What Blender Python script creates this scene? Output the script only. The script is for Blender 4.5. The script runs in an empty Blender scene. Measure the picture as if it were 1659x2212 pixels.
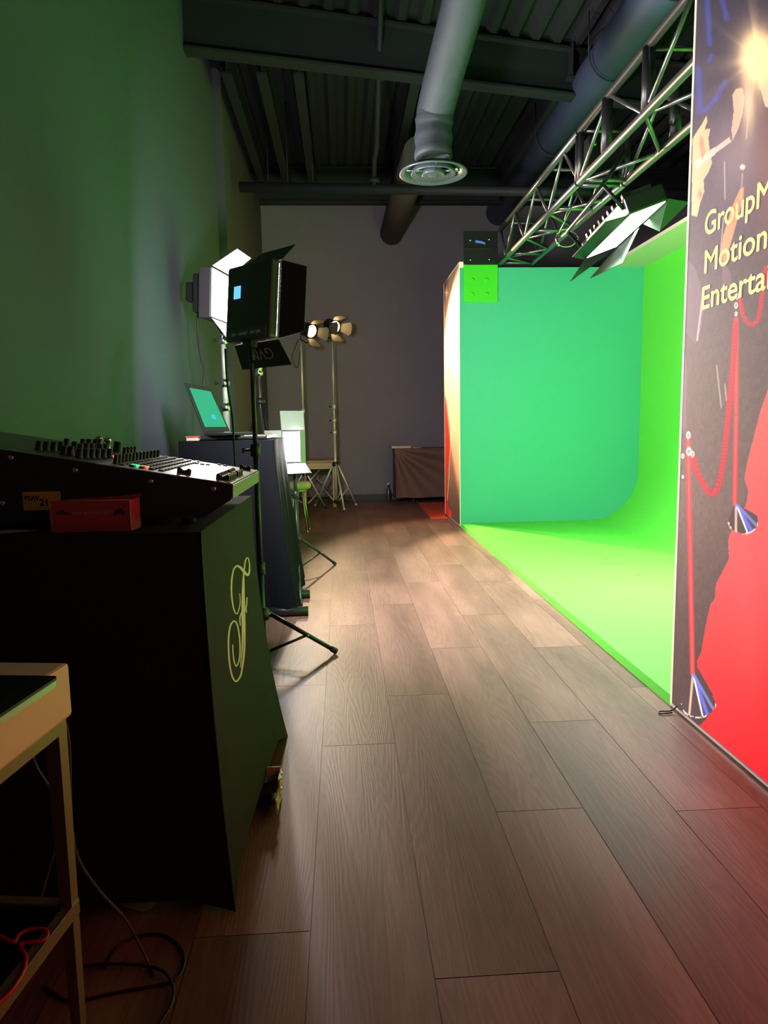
import bpy, bmesh, math, random
import numpy as np
from mathutils import Vector, Matrix
from mathutils.bvhtree import BVHTree
random.seed(7)
C = bpy.context.scene.collection

# ---------------------------------------------------------------- camera
F = 1500.0; CX = 829.5; CY = 1106.0; H = 1.1
_f = Vector(((739-CX)/F, (921-CY)/F, 1)).normalized()
_g = Vector(((1739-CX)/F, (904-CY)/F, 1))
_n = _g.cross(_f).normalized()
if _n.y > 0: _n = -_n
_x = _f.cross(_n)
if _x.x < 0: _x = -_x
cam_data = bpy.data.cameras.new('camera')
cam_data.sensor_fit = 'VERTICAL'; cam_data.sensor_height = 24; cam_data.lens = F/2212*24
cam_data.clip_start = 0.02; cam_data.clip_end = 100
cam = bpy.data.objects.new('camera', cam_data); C.objects.link(cam)
right = Vector((_x.x, _f.x, _n.x)); down = Vector((_x.y, _f.y, _n.y)); fwd = Vector((_x.z, _f.z, _n.z))
M = Matrix((right, -down, -fwd)).transposed().to_4x4(); M.translation = (0, 0, H)
cam.matrix_world = M
bpy.context.scene.camera = cam

# ---------------------------------------------------------------- world, exposure
w = bpy.data.worlds.new('world'); bpy.context.scene.world = w; w.use_nodes = True
w.node_tree.nodes['Background'].inputs[0].default_value = (0.55, 0.5, 0.8, 1)
w.node_tree.nodes['Background'].inputs[1].default_value = 0.012
vs = bpy.context.scene.view_settings
vs.view_transform = 'Standard'; vs.look = 'None'; vs.gamma = 1; vs.use_curve_mapping = False
vs.exposure = 0.56
# light strengths (W), each used in its lamp's own builder
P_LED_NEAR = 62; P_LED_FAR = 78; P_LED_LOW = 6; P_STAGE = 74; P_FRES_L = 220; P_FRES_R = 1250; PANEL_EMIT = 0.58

# ---------------------------------------------------------------- measuring helpers
def ray(px, py):
    c = Vector(((px-CX)/F, (py-CY)/F, 1))
    return right*c.x + down*c.y + fwd*c.z
O = Vector((0, 0, H))
def at(px, py, y):
    r = ray(px, py); return O + r*(y/r.y)
def G(px, py, z=0.0):
    r = ray(px, py); return O + r*((z-H)/r.z)
def onX(px, py, x):
    r = ray(px, py); return O + r*(x/r.x)
def onP(px, py, p0, n):
    r = ray(px, py); return O + r*((p0-O).dot(n)/r.dot(n))
def proj(p):
    d = Vector(p)-O; z = d.dot(fwd)
    return d.dot(right)/z*F+CX, d.dot(down)/z*F+CY
def V(*a): return Vector(a)

# ---------------------------------------------------------------- materials
MATS = {}
def mat(name, col, rough=0.5, metal=0.0, emit=None, es=0.0, noise=0.0, nscale=8.0, bump=0.0, bscale=60.0, alpha=None, coat=0.0, spec=None):
    if name in MATS: return MATS[name]
    m = bpy.data.materials.new(name); m.use_nodes = True; nt = m.node_tree
    b = nt.nodes['Principled BSDF']
    b.inputs['Roughness'].default_value = rough; b.inputs['Metallic'].default_value = metal
    b.inputs['Base Color'].default_value = (*col, 1)
    if coat: b.inputs['Coat Weight'].default_value = coat
    if spec is not None: b.inputs['Specular IOR Level'].default_value = spec
    if emit: b.inputs['Emission Color'].default_value = (*emit, 1); b.inputs['Emission Strength'].default_value = es
    tc = nt.nodes.new('ShaderNodeTexCoord')
    if noise:
        n = nt.nodes.new('ShaderNodeTexNoise'); n.inputs['Scale'].default_value = nscale; n.inputs['Detail'].default_value = 5
        nt.links.new(tc.outputs['Object'], n.inputs['Vector'])
        mx = nt.nodes.new('ShaderNodeMix'); mx.data_type = 'RGBA'
        mx.inputs[6].default_value = (*[c*(1-noise) for c in col], 1); mx.inputs[7].default_value = (*[min(1, c*(1+noise)) for c in col], 1)
        nt.links.new(n.outputs['Fac'], mx.inputs[0]); nt.links.new(mx.outputs[2], b.inputs['Base Color'])
    if bump:
        n2 = nt.nodes.new('ShaderNodeTexNoise'); n2.inputs['Scale'].default_value = bscale; n2.inputs['Detail'].default_value = 3
        nt.links.new(tc.outputs['Object'], n2.inputs['Vector'])
        bp = nt.nodes.new('ShaderNodeBump'); bp.inputs['Strength'].default_value = bump; bp.inputs['Distance'].default_value = 0.01
        nt.links.new(n2.outputs['Fac'], bp.inputs['Height']); nt.links.new(bp.outputs[0], b.inputs['Normal'])
    MATS[name] = m; return m

BLK = mat('black_plastic', (.012, .012, .014), .45)
BLKM = mat('black_powder_coated_metal', (.018, .018, .02), .35, .3)
GUN = mat('gunmetal_tube', (.16, .16, .165), .32, .85, noise=.15, nscale=20)
CHR = mat('chrome', (.75, .75, .76), .18, 1.0)
STEEL = mat('brushed_steel_tube', (.62, .60, .56), .35, .9)
WHT = mat('white_coated_metal', (.75, .75, .75), .4)
FAB = mat('black_spandex_cloth', (.019, .0145, .019), .8, noise=.2, nscale=300, bump=.15, bscale=400, spec=.2)
FAB2 = mat('dark_blue_black_drape', (.006, .007, .010), .85, noise=.2, nscale=200, bump=.15, bscale=300, spec=.08)
RUB = mat('rubber', (.02, .02, .02), .7)
CORD = mat('black_cord', (.015, .015, .015), .5)
GCORD = mat('grey_cord', (.07, .075, .08), .5)
RCORD = mat('red_cord', (.45, .01, .02), .4)
LEDW = mat('lit_led_face', (1, 1, 1), .5, emit=(1, .93, .9), es=9)
DUCT = mat('duct_wrap', (.06, .075, .10), .5, .2, noise=.25, nscale=6, bump=.35, bscale=14)
CEIL = mat('dark_painted_ceiling_steel', (.012, .012, .017), .8, noise=.3, nscale=3)
BEAM = mat('dark_painted_beam', (.013, .012, .018), .7, noise=.25, nscale=5)

# ---------------------------------------------------------------- mesh helpers
def rootloc(p):
    v = Vector((0, 0, 0))
    while p is not None:
        v += p.location; p = p.parent
    return v
class MB:
    def __init__(s): s.v = []; s.f = []; s.m = []; s.sm = []; s.cur = 0
    def add(s, vs_, fs, smooth=False):
        o = len(s.v); s.v += [tuple(q) for q in vs_]
        for q in fs: s.f.append([i+o for i in q]); s.m.append(s.cur); s.sm.append(smooth)
        return s
    def box(s, a, b, fr=None):
        x0, y0, z0 = a; x1, y1, z1 = b
        vv = [V(x, y, z) for z in (z0, z1) for y in (y0, y1) for x in (x0, x1)]
        if fr: vv = [fr(q) for q in vv]
        return s.add(vv, [(0, 2, 3, 1), (4, 5, 7, 6), (0, 1, 5, 4), (2, 6, 7, 3), (0, 4, 6, 2), (1, 3, 7, 5)])
    def tube(s, pts, r, n=10, closed=False, r2=None):
        pts = [Vector(p) for p in pts]; N = len(pts)
        rs = r if isinstance(r, (list, tuple)) else [r + ((r2-r)*i/(N-1) if r2 is not None else 0) for i in range(N)]
        up = None; vv = []
        for i, p in enumerate(pts):
            if closed: t = (pts[(i+1) % N]-pts[i-1]).normalized()
            else: t = (pts[min(i+1, N-1)]-pts[max(i-1, 0)]).normalized()
            if up is None:
                up = V(0, 0, 1) if abs(t.z) < .9 else V(1, 0, 0)
            u = (up - t*up.dot(t)).normalized(); w_ = t.cross(u); up = u
            for k in range(n):
                a = 2*math.pi*k/n; vv.append(p + (u*math.cos(a)+w_*math.sin(a))*rs[i])
        fs = []
        for i in range(N if closed else N-1):
            j = (i+1) % N
            for k in range(n): fs.append((i*n+k, i*n+(k+1) % n, j*n+(k+1) % n, j*n+k))
        s.add(vv, fs, True)
        if not closed:
            o = len(s.v)-N*n
            s.f.append([o+k for k in range(n)][::-1]); s.m.append(s.cur); s.sm.append(False)
            s.f.append([o+(N-1)*n+k for k in range(n)]); s.m.append(s.cur); s.sm.append(False)
        return s
    def lathe(s, c, prof, axis=V(0, 0, 1), n=24):
        axis = Vector(axis).normalized(); u = V(1, 0, 0) if abs(axis.x) < .9 else V(0, 1, 0)
        u = (u-axis*u.dot(axis)).normalized(); w_ = axis.cross(u); c = Vector(c); vv = []
        for r, h in prof:
            for k in range(n):
                a = 2*math.pi*k/n; vv.append(c+axis*h+(u*math.cos(a)+w_*math.sin(a))*max(r, 1e-5))
        fs = [(i*n+k, i*n+(k+1) % n, (i+1)*n+(k+1) % n, (i+1)*n+k) for i in range(len(prof)-1) for k in range(n)]
        return s.add(vv, fs, True)
    def prism(s, poly, ext):
        n = len(poly); ext = Vector(ext); a = [Vector(p) for p in poly]
        return s.add(a+[p+ext for p in a], [tuple(range(n))[::-1], tuple(range(n, 2*n))] + [(i, (i+1) % n, n+(i+1) % n, n+i) for i in range(n)])
    def grid(s, fn, nu, nv, smooth=True):
        vv = [fn(i/nu, j/nv) for j in range(nv+1) for i in range(nu+1)]
        return s.add(vv, [(j*(nu+1)+i, j*(nu+1)+i+1, (j+1)*(nu+1)+i+1, (j+1)*(nu+1)+i) for j in range(nv) for i in range(nu)], smooth)
    def build(s, name, mats, parent=None, bevel=0, solid=0):
        me = bpy.data.meshes.new(name); off = rootloc(parent)
        if parent is None: off = Vector((0, 0, 0))
        me.from_pydata([tuple(Vector(q)-off) for q in s.v], [], s.f)
        ms = mats if isinstance(mats, list) else [mats]
        for m in ms: me.materials.append(m)
        me.polygons.foreach_set('material_index', s.m); me.polygons.foreach_set('use_smooth', s.sm)
        me.update()
        bm = bmesh.new(); bm.from_mesh(me)
        if not solid: bmesh.ops.recalc_face_normals(bm, faces=bm.faces)
        bm.to_mesh(me); bm.free()
        o = bpy.data.objects.new(name, me); C.objects.link(o)
        if parent is not None: o.parent = parent
        if solid:
            md = o.modifiers.new('thickness', 'SOLIDIFY'); md.thickness = solid; md.offset = 0
        if bevel:
            md = o.modifiers.new('bevel', 'BEVEL'); md.width = bevel; md.segments = 2; md.limit_method = 'ANGLE'; md.angle_limit = .6
        return o
def tag(o, label=None, cat=None, group=None, kind=None):
    if label: o['label'] = label
    if cat: o['category'] = cat
    if group: o['group'] = group
    if kind: o['kind'] = kind
    return o
def thing(name, label, cat, loc=(0, 0, 0), group=None):
    o = bpy.data.objects.new(name, None); o.empty_display_size = .1; C.objects.link(o); o.location = loc
    return tag(o, label, cat, group)
def struct(name, mb, m, parent=None, **k):
    o = mb.build(name, m, parent, **k)
    if parent is None: o['kind'] = 'structure'
    return o
def recenter(o):
    me = o.data; n = len(me.vertices); co = np.empty(n*3); me.vertices.foreach_get('co', co); co = co.reshape(-1, 3)
    c = np.array([(co[:, 0].min()+co[:, 0].max())/2, (co[:, 1].min()+co[:, 1].max())/2, co[:, 2].min()])
    me.vertices.foreach_set('co', (co-c).ravel()); me.update(); o.location = Vector(c); return o
def single(name, mb, m, label, cat, group=None, **k):
    o = recenter(mb.build(name, m, **k)); return tag(o, label, cat, group)
def frame(o, fwd_, up=V(0, 0, 1)):
    """local x = right when looking along fwd, y = fwd, z = up"""
    f_ = Vector(fwd_).normalized(); r_ = f_.cross(up).normalized(); u_ = r_.cross(f_)
    o = Vector(o)
    return lambda q: o + r_*q[0] + f_*q[1] + u_*q[2]
def area(name, loc, direction, sx, sy, power, col, parent, spread=math.pi):
    l = bpy.data.lights.new(name, 'AREA'); l.shape = 'RECTANGLE'; l.size = sx; l.size_y = sy; l.energy = power; l.color = col; l.spread = spread
    o = bpy.data.objects.new(name, l); C.objects.link(o); o.parent = parent
    o.rotation_euler = Vector(direction).to_track_quat('-Z', 'Y').to_euler(); o.location = Vector(loc)-rootloc(parent); return o
def spot(name, loc, direction, power, col, size, blend, radius, parent):
    l = bpy.data.lights.new(name, 'SPOT'); l.energy = power; l.color = col; l.spot_size = size; l.spot_blend = blend; l.shadow_soft_size = radius
    o = bpy.data.objects.new(name, l); C.objects.link(o); o.parent = parent
    o.rotation_euler = Vector(direction).to_track_quat('-Z', 'Y').to_euler(); o.location = Vector(loc)-rootloc(parent); return o
def smooth_path(pts, n=6):
    P = [Vector(p) for p in pts]; out = []
    for i in range(len(P)-1):
        p0 = P[max(i-1, 0)]; p1 = P[i]; p2 = P[i+1]; p3 = P[min(i+2, len(P)-1)]
        for k in range(n):
            t = k/n; out.append(.5*((2*p1)+(p2-p0)*t+(2*p0-5*p1+4*p2-p3)*t*t+(3*p1-p0-3*p2+p3)*t**3))
    return out+[P[-1]]
def text_mesh(name, body, size, m, loc, xdir, ydir, parent, off=0.0, ext=.001, align='LEFT', sx=1.0):
    cu = bpy.data.curves.new(name, 'FONT'); cu.body = body; cu.size = size; cu.extrude = ext; cu.align_x = align
    to = bpy.data.objects.new(name, cu); C.objects.link(to)
    dg = bpy.context.evaluated_depsgraph_get(); me = bpy.data.meshes.new_from_object(to.evaluated_get(dg))
    bpy.data.objects.remove(to)
    X_ = Vector(xdir).normalized(); Y_ = Vector(ydir).normalized(); Z_ = X_.cross(Y_); L0 = Vector(loc)-rootloc(parent)
    for v in me.vertices:
        q = v.co.copy(); v.co = L0 + X_*q.x*sx + Y_*q.y + Z_*q.z
    if off:                                     # heavier strokes: the same outlines set side by side
        bm = bmesh.new(); bm.from_mesh(me); src = list(bm.verts)+list(bm.edges)+list(bm.faces)
        for dx, dy in ((-off, 0), (off, 0), (0, off), (0, -off)):
            r_ = bmesh.ops.duplicate(bm, geom=src)
            vs_ = [g_ for g_ in r_['geom'] if isinstance(g_, bmesh.types.BMVert)]
            bmesh.ops.translate(bm, verts=vs_, vec=X_*dx+Y_*dy)
        bm.to_mesh(me); bm.free()
    me.materials.clear(); me.materials.append(m)
    o = bpy.data.objects.new(name, me); C.objects.link(o); o.parent = parent
    return o

# ================================================================ SETTING
XF = 1.247                                    # front plane of the green stage
# floor of separate boards in one mesh
def make_floor():
    W = .2535; L = 1.47; offs = {-1: 1.41, 0: 2.30, 1: 1.256, 2: 1.84, 3: 2.42, 4: 1.80}
    mb = MB(); tones = []; g = .0012
    for k in range(-9, 24):
        x0 = -.095+W*k-(W if False else 0); off = offs.get(k, random.random()*L)
        j0 = math.floor((-1.5-off)/L)
        for j in range(j0, j0+10):
            ya = off+j*L; yb = ya+L
            ya = max(ya, -1.5); yb = min(yb, 10.4)
            if yb <= ya: continue
            zc = 0.0
            mb.add([V(x0+g, ya+g, zc), V(x0+W-g, ya+g, zc), V(x0+W-g, yb-g, zc), V(x0+g, yb-g, zc)], [(0, 1, 2, 3)])
            mb.add([V(x0+g, ya+g, zc), V(x0+W-g, ya+g, zc), V(x0+W-g, ya+g, -.003), V(x0+g, ya+g, -.003)], [(0, 3, 2, 1)])
            mb.add([V(x0+W-g, ya+g, zc), V(x0+W-g, yb-g, zc), V(x0+W-g, yb-g, -.003), V(x0+W-g, ya+g, -.003)], [(0, 3, 2, 1)])
            mb.add([V(x0+g, yb-g, zc), V(x0+g, ya+g, zc), V(x0+g, ya+g, -.003), V(x0+g, yb-g, -.003)], [(0, 3, 2, 1)])
            mb.add([V(x0+W-g, yb-g, zc), V(x0+g, yb-g, zc), V(x0+g, yb-g, -.003), V(x0+W-g, yb-g, -.003)], [(0, 3, 2, 1)])
            t = random.random(); tones += [t]*5
    mb.box((-2.4, -1.6, -.05), (6, 10.5, -.003)); tones += [0]*6
    m = bpy.data.materials.new('brown_oak_boards'); m.use_nodes = True; nt = m.node_tree; b = nt.nodes['Principled BSDF']; N = nt.nodes; Lk = nt.links
    att = N.new('ShaderNodeAttribute'); att.attribute_name = 'tone'
    tc = N.new('ShaderNodeTexCoord')
    comb = N.new('ShaderNodeCombineXYZ'); ml = N.new('ShaderNodeMath'); ml.operation = 'MULTIPLY'; ml.inputs[1].default_value = 37.0
    Lk.new(att.outputs['Fac'], ml.inputs[0]); Lk.new(ml.outputs[0], comb.inputs[0]); Lk.new(ml.outputs[0], comb.inputs[1]); Lk.new(ml.outputs[0], comb.inputs[2])
    ad = N.new('ShaderNodeVectorMath'); ad.operation = 'ADD'; Lk.new(tc.outputs['Object'], ad.inputs[0]); Lk.new(comb.outputs[0], ad.inputs[1])
    def mp(sc):
        q = N.new('ShaderNodeMapping'); q.inputs['Scale'].default_value = sc; Lk.new(ad.outputs[0], q.inputs['Vector']); return q
    q1 = mp((3.2, .55, 1)); n1 = N.new('ShaderNodeTexNoise'); n1.inputs['Scale'].default_value = 1.6; n1.inputs['Detail'].default_value = 5; Lk.new(q1.outputs[0], n1.inputs['Vector'])
    # growth rings: contour lines of a stretched noise field
    q2 = mp((6.5, .5, 1)); n2 = N.new('ShaderNodeTexNoise'); n2.inputs['Scale'].default_value = 1.1; n2.inputs['Detail'].default_value = 1.5; n2.inputs['Distortion'].default_value = .2; Lk.new(q2.outputs[0], n2.inputs['Vector'])
    rg = N.new('ShaderNodeMath'); rg.operation = 'MULTIPLY'; rg.inputs[1].default_value = 190; Lk.new(n2.outputs['Fac'], rg.inputs[0])
    sn = N.new('ShaderNodeMath'); sn.operation = 'SINE'; Lk.new(rg.outputs[0], sn.inputs[0])
    q3 = mp((160, 9, 1)); n3 = N.new('ShaderNodeTexNoise'); n3.inputs['Scale'].default_value = 1.0; n3.inputs['Detail'].default_value = 4; Lk.new(q3.outputs[0], n3.inputs['Vector'])
    gr = N.new('ShaderNodeMath'); gr.operation = 'MULTIPLY_ADD'; gr.inputs[1].default_value = .17; Lk.new(sn.outputs[0], gr.inputs[0]); Lk.new(n3.outputs['Fac'], gr.inputs[2])
    ramp = N.new('ShaderNodeValToRGB'); e = ramp.color_ramp.elements
    e[0].position = .28; e[0].color = (.062, .032, .026, 1); e[1].position = .72; e[1].color = (.31, .172, .142, 1)
    x = e.new(.5); x.color = (.165, .087, .070, 1)
    sm_ = N.new('ShaderNodeMath'); sm_.operation = 'MULTIPLY_ADD'; sm_.inputs[1].default_value = .16
    Lk.new(gr.outputs[0], sm_.inputs[0])
    s2 = N.new('ShaderNodeMath'); s2.operation = 'MULTIPLY_ADD'; s2.inputs[1].default_value = .03; Lk.new(att.outputs['Fac'], s2.inputs[0]); 
    s3 = N.new('ShaderNodeMath'); s3.operation = 'MULTIPLY_ADD'; s3.inputs[1].default_value = .6; s3.inputs[2].default_value = .11; Lk.new(n1.outputs['Fac'], s3.inputs[0]); Lk.new(s3.outputs[0], s2.inputs[2])
    Lk.new(s2.outputs[0], sm_.inputs[2]); Lk.new(sm_.outputs[0], ramp.inputs[0]); Lk.new(ramp.outputs[0], b.inputs['Base Color'])
    b.inputs['Roughness'].default_value = .46
    b.inputs['Specular IOR Level'].default_value = .5
    bp = N.new('ShaderNodeBump'); bp.inputs['Strength'].default_value = .3; bp.inputs['Distance'].default_value = .0012
    Lk.new(gr.outputs[0], bp.inputs['Height']); Lk.new(bp.outputs[0], b.inputs['Normal'])
    o = mb.build('floor', [m]); o['kind'] = 'structure'
    at_ = o.data.attributes.new('tone', 'FLOAT', 'FACE'); at_.data.foreach_set('value', tones)
make_floor()

def wallmat(name, col, rough=.7):
    return mat(name, col, rough, noise=.12, nscale=1.5, bump=.08, bscale=120)
WALL_L = wallmat('dark_green_grey_wall_paint', (.090, .098, .160), .85)
WALL_F = wallmat('dark_grey_wall_paint', (.24, .205, .26), .85)
m = MB(); m.box((-1.35, -1.6, 0), (-1.15, 7.1, 4.5)); struct('wall_left', m, WALL_L)
m = MB(); m.box((-1.35, 7.1, 0), (-1.07, 10.5, 4.5)); struct('wall_left_far', m, wallmat('grey_wall_paint', (.085, .078, .10), .85))
m = MB(); m.box((-1.07, 10.3, 0), (6, 10.5, 4.5)); struct('wall_far', m, WALL_F)
m = MB(); m.box((5.8, -1.6, 0), (6.0, 10.3, 4.5)); struct('wall_right', m, WALL_F)
m = MB(); m.box((-1.35, -1.8, 0), (6.0, -1.6, 4.5)); struct('wall_back', m, WALL_F)
m = MB(); m.box((-1.07, 10.285, 0), (5.8, 10.3, .09)); struct('baseboard_far', m, BLK)
# corrugated deck
m = MB(); vv = []; xs = []; x = -1.4
while x < 6.0:
    for dx, dz in ((0, 0), (.04, .055), (.10, .055), (.14, 0)): xs.append((x+dx, 4.42+dz))
    x += .2
prof = [V(a, -1.8, b) for a, b in xs]; n = len(prof)
m.add(prof+[p+V(0, 12.3, 0) for p in prof], [(i, i+1, n+i+1, n+i) for i in range(n-1)])
m.box((-1.4, -1.8, 4.5), (6, 10.5, 4.55)); struct('ceiling', m, CEIL)
def ibeam(y, z0, h, x0=-1.15, x1=5.8):
    q = MB(); q.box((x0, y-.07, z0), (x1, y+.07, z0+.02)); q.box((x0, y-.07, z0+h-.02), (x1, y+.07, z0+h)); q.box((x0, y-.008, z0+.02), (x1, y+.008, z0+h-.02)); return q

def beam2(p, q_, z0, h):
    d = (q_-p).normalized(); s = V(-d.y, d.x, 0); q = MB()
    for w_, za, zb in ((.07, z0, z0+.02), (.07, z0+h-.02, z0+h), (.008, z0+.02, z0+h-.02)):
        q.prism([p-s*w_+V(0, 0, za), q_-s*w_+V(0, 0, za), q_+s*w_+V(0, 0, za), p+s*w_+V(0, 0, za)], (0, 0, zb-za))
    return q
BEAMD = mat('dark_painted_girder', (.012, .012, .017), .8, noise=.25, nscale=5)
struct('trim_1', beam2(V(-1.15, 5.86, 0), V(5.8, 7.35, 0), 4.0, .40), BEAMD); struct('trim_2', ibeam(3.2, 4.0, .42), BEAM); struct('trim_3', ibeam(9.5, 3.98, .44, -1.0), BEAM)
def joist(x, y0, y1, z=4.12, h=.3, wd=.09):
    q = MB(); q.box((x-wd/2, y0, z), (x+wd/2, y1, z+.02)); q.box((x-.006, y0, z+.02), (x+.006, y1, z+h)); return q
for i, (px, py) in enumerate(((535, 300), (597, 300), (662, 300), (868, 320), (1130, 330))):
    r = ray(px, py); xx = r.x/r.z*(4.12-H)
    struct('trim_%d' % (4+i), joist(xx, 6.45, 9.4), BEAM)
# ================================================================ CEILING SERVICES
# round duct with diffuser
t = thing('air_duct', 'wrapped round air duct bending down to a ceiling diffuser', 'duct', tuple(at(936, 365, 5.3)))
path = smooth_path([at(1062, -250, 3.9), at(1003, 0, 4.6), at(950, 200, 5.2), at(938, 262, 5.32), at(936, 345, 5.3)], 8)
rr = [.135+.006*math.sin(i*1.9) if i > 22 else .135 for i in range(len(path))]
m = MB(); m.tube(path, rr, 24); m.build('flexible_duct', mat('duct_wrap_teal', (.035, .045, .055), .7, 0, noise=.25, nscale=5, bump=.5, bscale=12), t)
dc = at(936, 372, 5.3)
DM = mat('diffuser_metal', (.06, .08, .09), .4, .4)
m = MB(); m.lathe(dc, [(.13, .05), (.14, .03), (.245, .0), (.25, -.012), (.235, -.016), (.19, .012), (.185, .03)], n=40); m.build('outer_ring', DM, t)
m = MB(); m.lathe(dc, [(.15, .02), (.165, -.012), (.16, -.02), (.115, .012), (.10, .025)], n=36); m.build('middle_ring', DM, t)
m = MB(); m.lathe(dc, [(.075, .01), (.085, -.02), (.078, -.026), (.05, -.012), (.03, -.03), (.0, -.034)], n=28); m.build('centre_cone', DM, t)
m = MB()
for a in (0, 1.57, 3.14, 4.71):
    m = MB(); m.tube([dc+V(math.cos(a)*.06, math.sin(a)*.06, .01), dc+V(math.cos(a)*.2, math.sin(a)*.2, .012)], .006, 6); m.build('bracket', CHR, t)
# large straight duct on the right
t = thing('ventilation_duct', 'large straight bluish round duct hung from the ceiling above the truss', 'duct', (2.31, 5, 4.1))
m = MB(); m.tube([V(2.31, -1.5, 4.1), V(2.31, 4.9, 4.1), V(2.31, 5.0, 4.1), V(2.31, 10.28, 4.1)], [.21, .21, .18, .18], 32); m.build('duct_body', mat('blue_grey_duct', (.08, .10, .19), .5, .3, noise=.15, nscale=3), t)
for y in (3.6, 4.9, 6.0, 7.6):
    m = MB(); m.tube([V(2.31+.215*math.cos(a), y, 4.1+.215*math.sin(a)) for a in [2*math.pi*k/28 for k in range(28)]], .008, 6, closed=True)
    m.tube([V(2.09, y, 4.1), V(2.09, y, 4.42)], .006, 6); m.build('hanger', BEAM, t)
m = MB(); m.tube([V(.85, 7.4, 3.84), V(.80, 8.6, 3.84), V(.77, 10.29, 3.82)], .165, 24)
single('wall_duct', m, mat('brown_grey_duct', (.085, .065, .07), .7, noise=.1), 'short brownish round duct entering the far wall below the cross pipe', 'duct')
t = thing('sprinkler_pipe', 'dark pipe crossing under the ceiling behind the round diffuser', 'pipe', (1, 7.6, 3.7))
a = at(500, 404, 7.6); b = at(1100, 413, 7.6); b = b+(b-a)*1.6
m = MB(); m.tube([V(-1.0, a.y, a.z+.0), b], .05, 16); m.build('cross_pipe', BEAM, t)
m = MB(); m.tube([at(826, -120, 5.6), at(813, 320, 6.9), at(808, 345, 7.4), at(808, 408, 7.6)], .026, 12); m.build('feed_pipe', BEAM, t)
m = MB(); m.lathe(at(808, 390, 7.55), [(0, -.02), (.06, -.02), (.06, .015), (0, .015)], n=20); m.build('flange', BEAM, t)
for i, (px, z1) in enumerate(((580, 4.1), (676, 4.1), (622, 4.4), (1252, 4.4))):
    p = at(px, 408, 7.6); m = MB(); m.tube([V(p.x, p.y, p.z), V(p.x, p.y, z1)], .006, 6); m.build('hanger_rod', BEAM, t)

# ================================================================ GREEN STAGE
ZT = 2.70; YN = 2.51; YE = 7.34; XR = 3.19
GRN = mat('chroma_green_paint', (.10, .62, .045), .55, noise=.02, nscale=2)
TEAL = mat('teal_green_paint', (.065, .46, .29), .5, noise=.03, nscale=2)
LIME = mat('bright_green_paint', (.06, .62, .02), .5)
st = thing('green_screen_stage', 'bright green curved chroma screen stage with lime platform beside the aisle', 'green screen', (2.2, 4.9, 0))
m = MB(); m.box((XF, YN, 0), (XR, YE, .045)); m.box((XF-.0015, 5.475, .0), (XF, 5.48, .045)); pf = m.build('platform', GRN, st, bevel=.004)
m = MB(); a = at(1320, 1229, 5.1); m.box((1.9, 5.02, .045), (2.9, 5.026, .0462))
for px, py in ((1310, 1207), (1378, 1243)):
    p = G(px, py, .045); m.box((p.x-.02, p.y-.008, .045), (p.x+.02, p.y+.008, .0465))
m.build('floor_seam', mat('dark_green_gap', (.02, .2, .02), .7), pf)
R = .52
def cove(u, v):
    y = YN + (YE-YN)*u; Ltot = .6+R*math.pi/2+(ZT-.045-R); s = v*Ltot
    if s < .6: return V(XR-R-.6+s, y, .046)
    s -= .6
    if s < R*math.pi/2:
        a = s/R; return V(XR-R+R*math.sin(a), y, .046+R-R*math.cos(a))
    return V(XR, y, .046+R+(s-R*math.pi/2))
m = MB(); m.grid(cove, 4, 90); m.build('curved_wall', GRN, st)
m = MB(); m.box((XR+.005, YN, 0), (XR+.09, YE, ZT)); m.build('back_frame', BLKM, st)
m = MB(); m.box((XF, YE, 0), (XR+.02, YE+.08, ZT)); m.build('end_wall', TEAL, st)['label'] = 'teal green flat end wall'
m = MB(); m.box((XF+.02, YN-.06, 0), (XR+.02, YN, ZT)); m.build('near_bounce_wall', GRN, st)  # unseen wall, added for its green bounce onto the stage
# cornice above the right wall
m = MB(); m.box((XR-.38, YN, ZT), (XR+.12, YE+.08, ZT+.03)); m.build('top_ledge', mat('pale_ledge', (.62, .55, .42), .6), st)['label'] = 'pale ledge above the curved wall'
# steel corner plates
t = thing('corner_plate', 'square steel mounting plates bolted at the top left corner of the green wall', 'bracket', (1.47, YE-.02, 2.36))
a = at(1001, 572, YE-.012); b = at(1075, 652, YE-.012)
m = MB(); m.box((a.x, YE-.012, b.z), (b.x, YE-.0005, a.z)); lp = m.build('green_plate', LIME, t, bevel=.002); lp['label'] = 'bright green lower plate'
for px, py in ((1021, 604), (1051, 604), (1021, 635), (1052, 635)):
    p = at(px, py, YE-.012); m = MB(); m.lathe(p, [(.018, 0), (.018, .003), (.011, .006), (0, .008)], axis=(0, -1, 0), n=14); m.build('bolt', LIME, lp)
a2 = at(1001, 499, YE-.012); a3 = at(1072, 499, YE-.012)
m = MB(); m.box((a2.x, YE-.012, a.z+.002), (b.x, YE-.0005, a2.z)); m.box((a2.x, YE-.03, a.z+.15), (b.x, YE-.012, a.z+.17)); ub = m.build('black_plate', BLKM, t, bevel=.002); ub['label'] = 'black upper plate'
for px, py in ((1016, 519), (1057, 517), (1017, 537), (1061, 537), (1016, 561), (1057, 560)):
    p = at(px, py, YE-.012); m = MB(); m.lathe(p, [(.012, 0), (.012, .006), (.006, .010), (0, .011)], axis=(0, -1, 0), n=12); m.build('bolt', CHR, ub)
m = MB(); p = at(1036, 523, YE-.04); m.tube([p+V(-.045, 0, .008), p+V(.03, 0, -.002), p+V(.06, 0, -.015)], .014, 8); m.build('strap', mat('blue_strap', (.08, .2, .6), .5), t)
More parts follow.
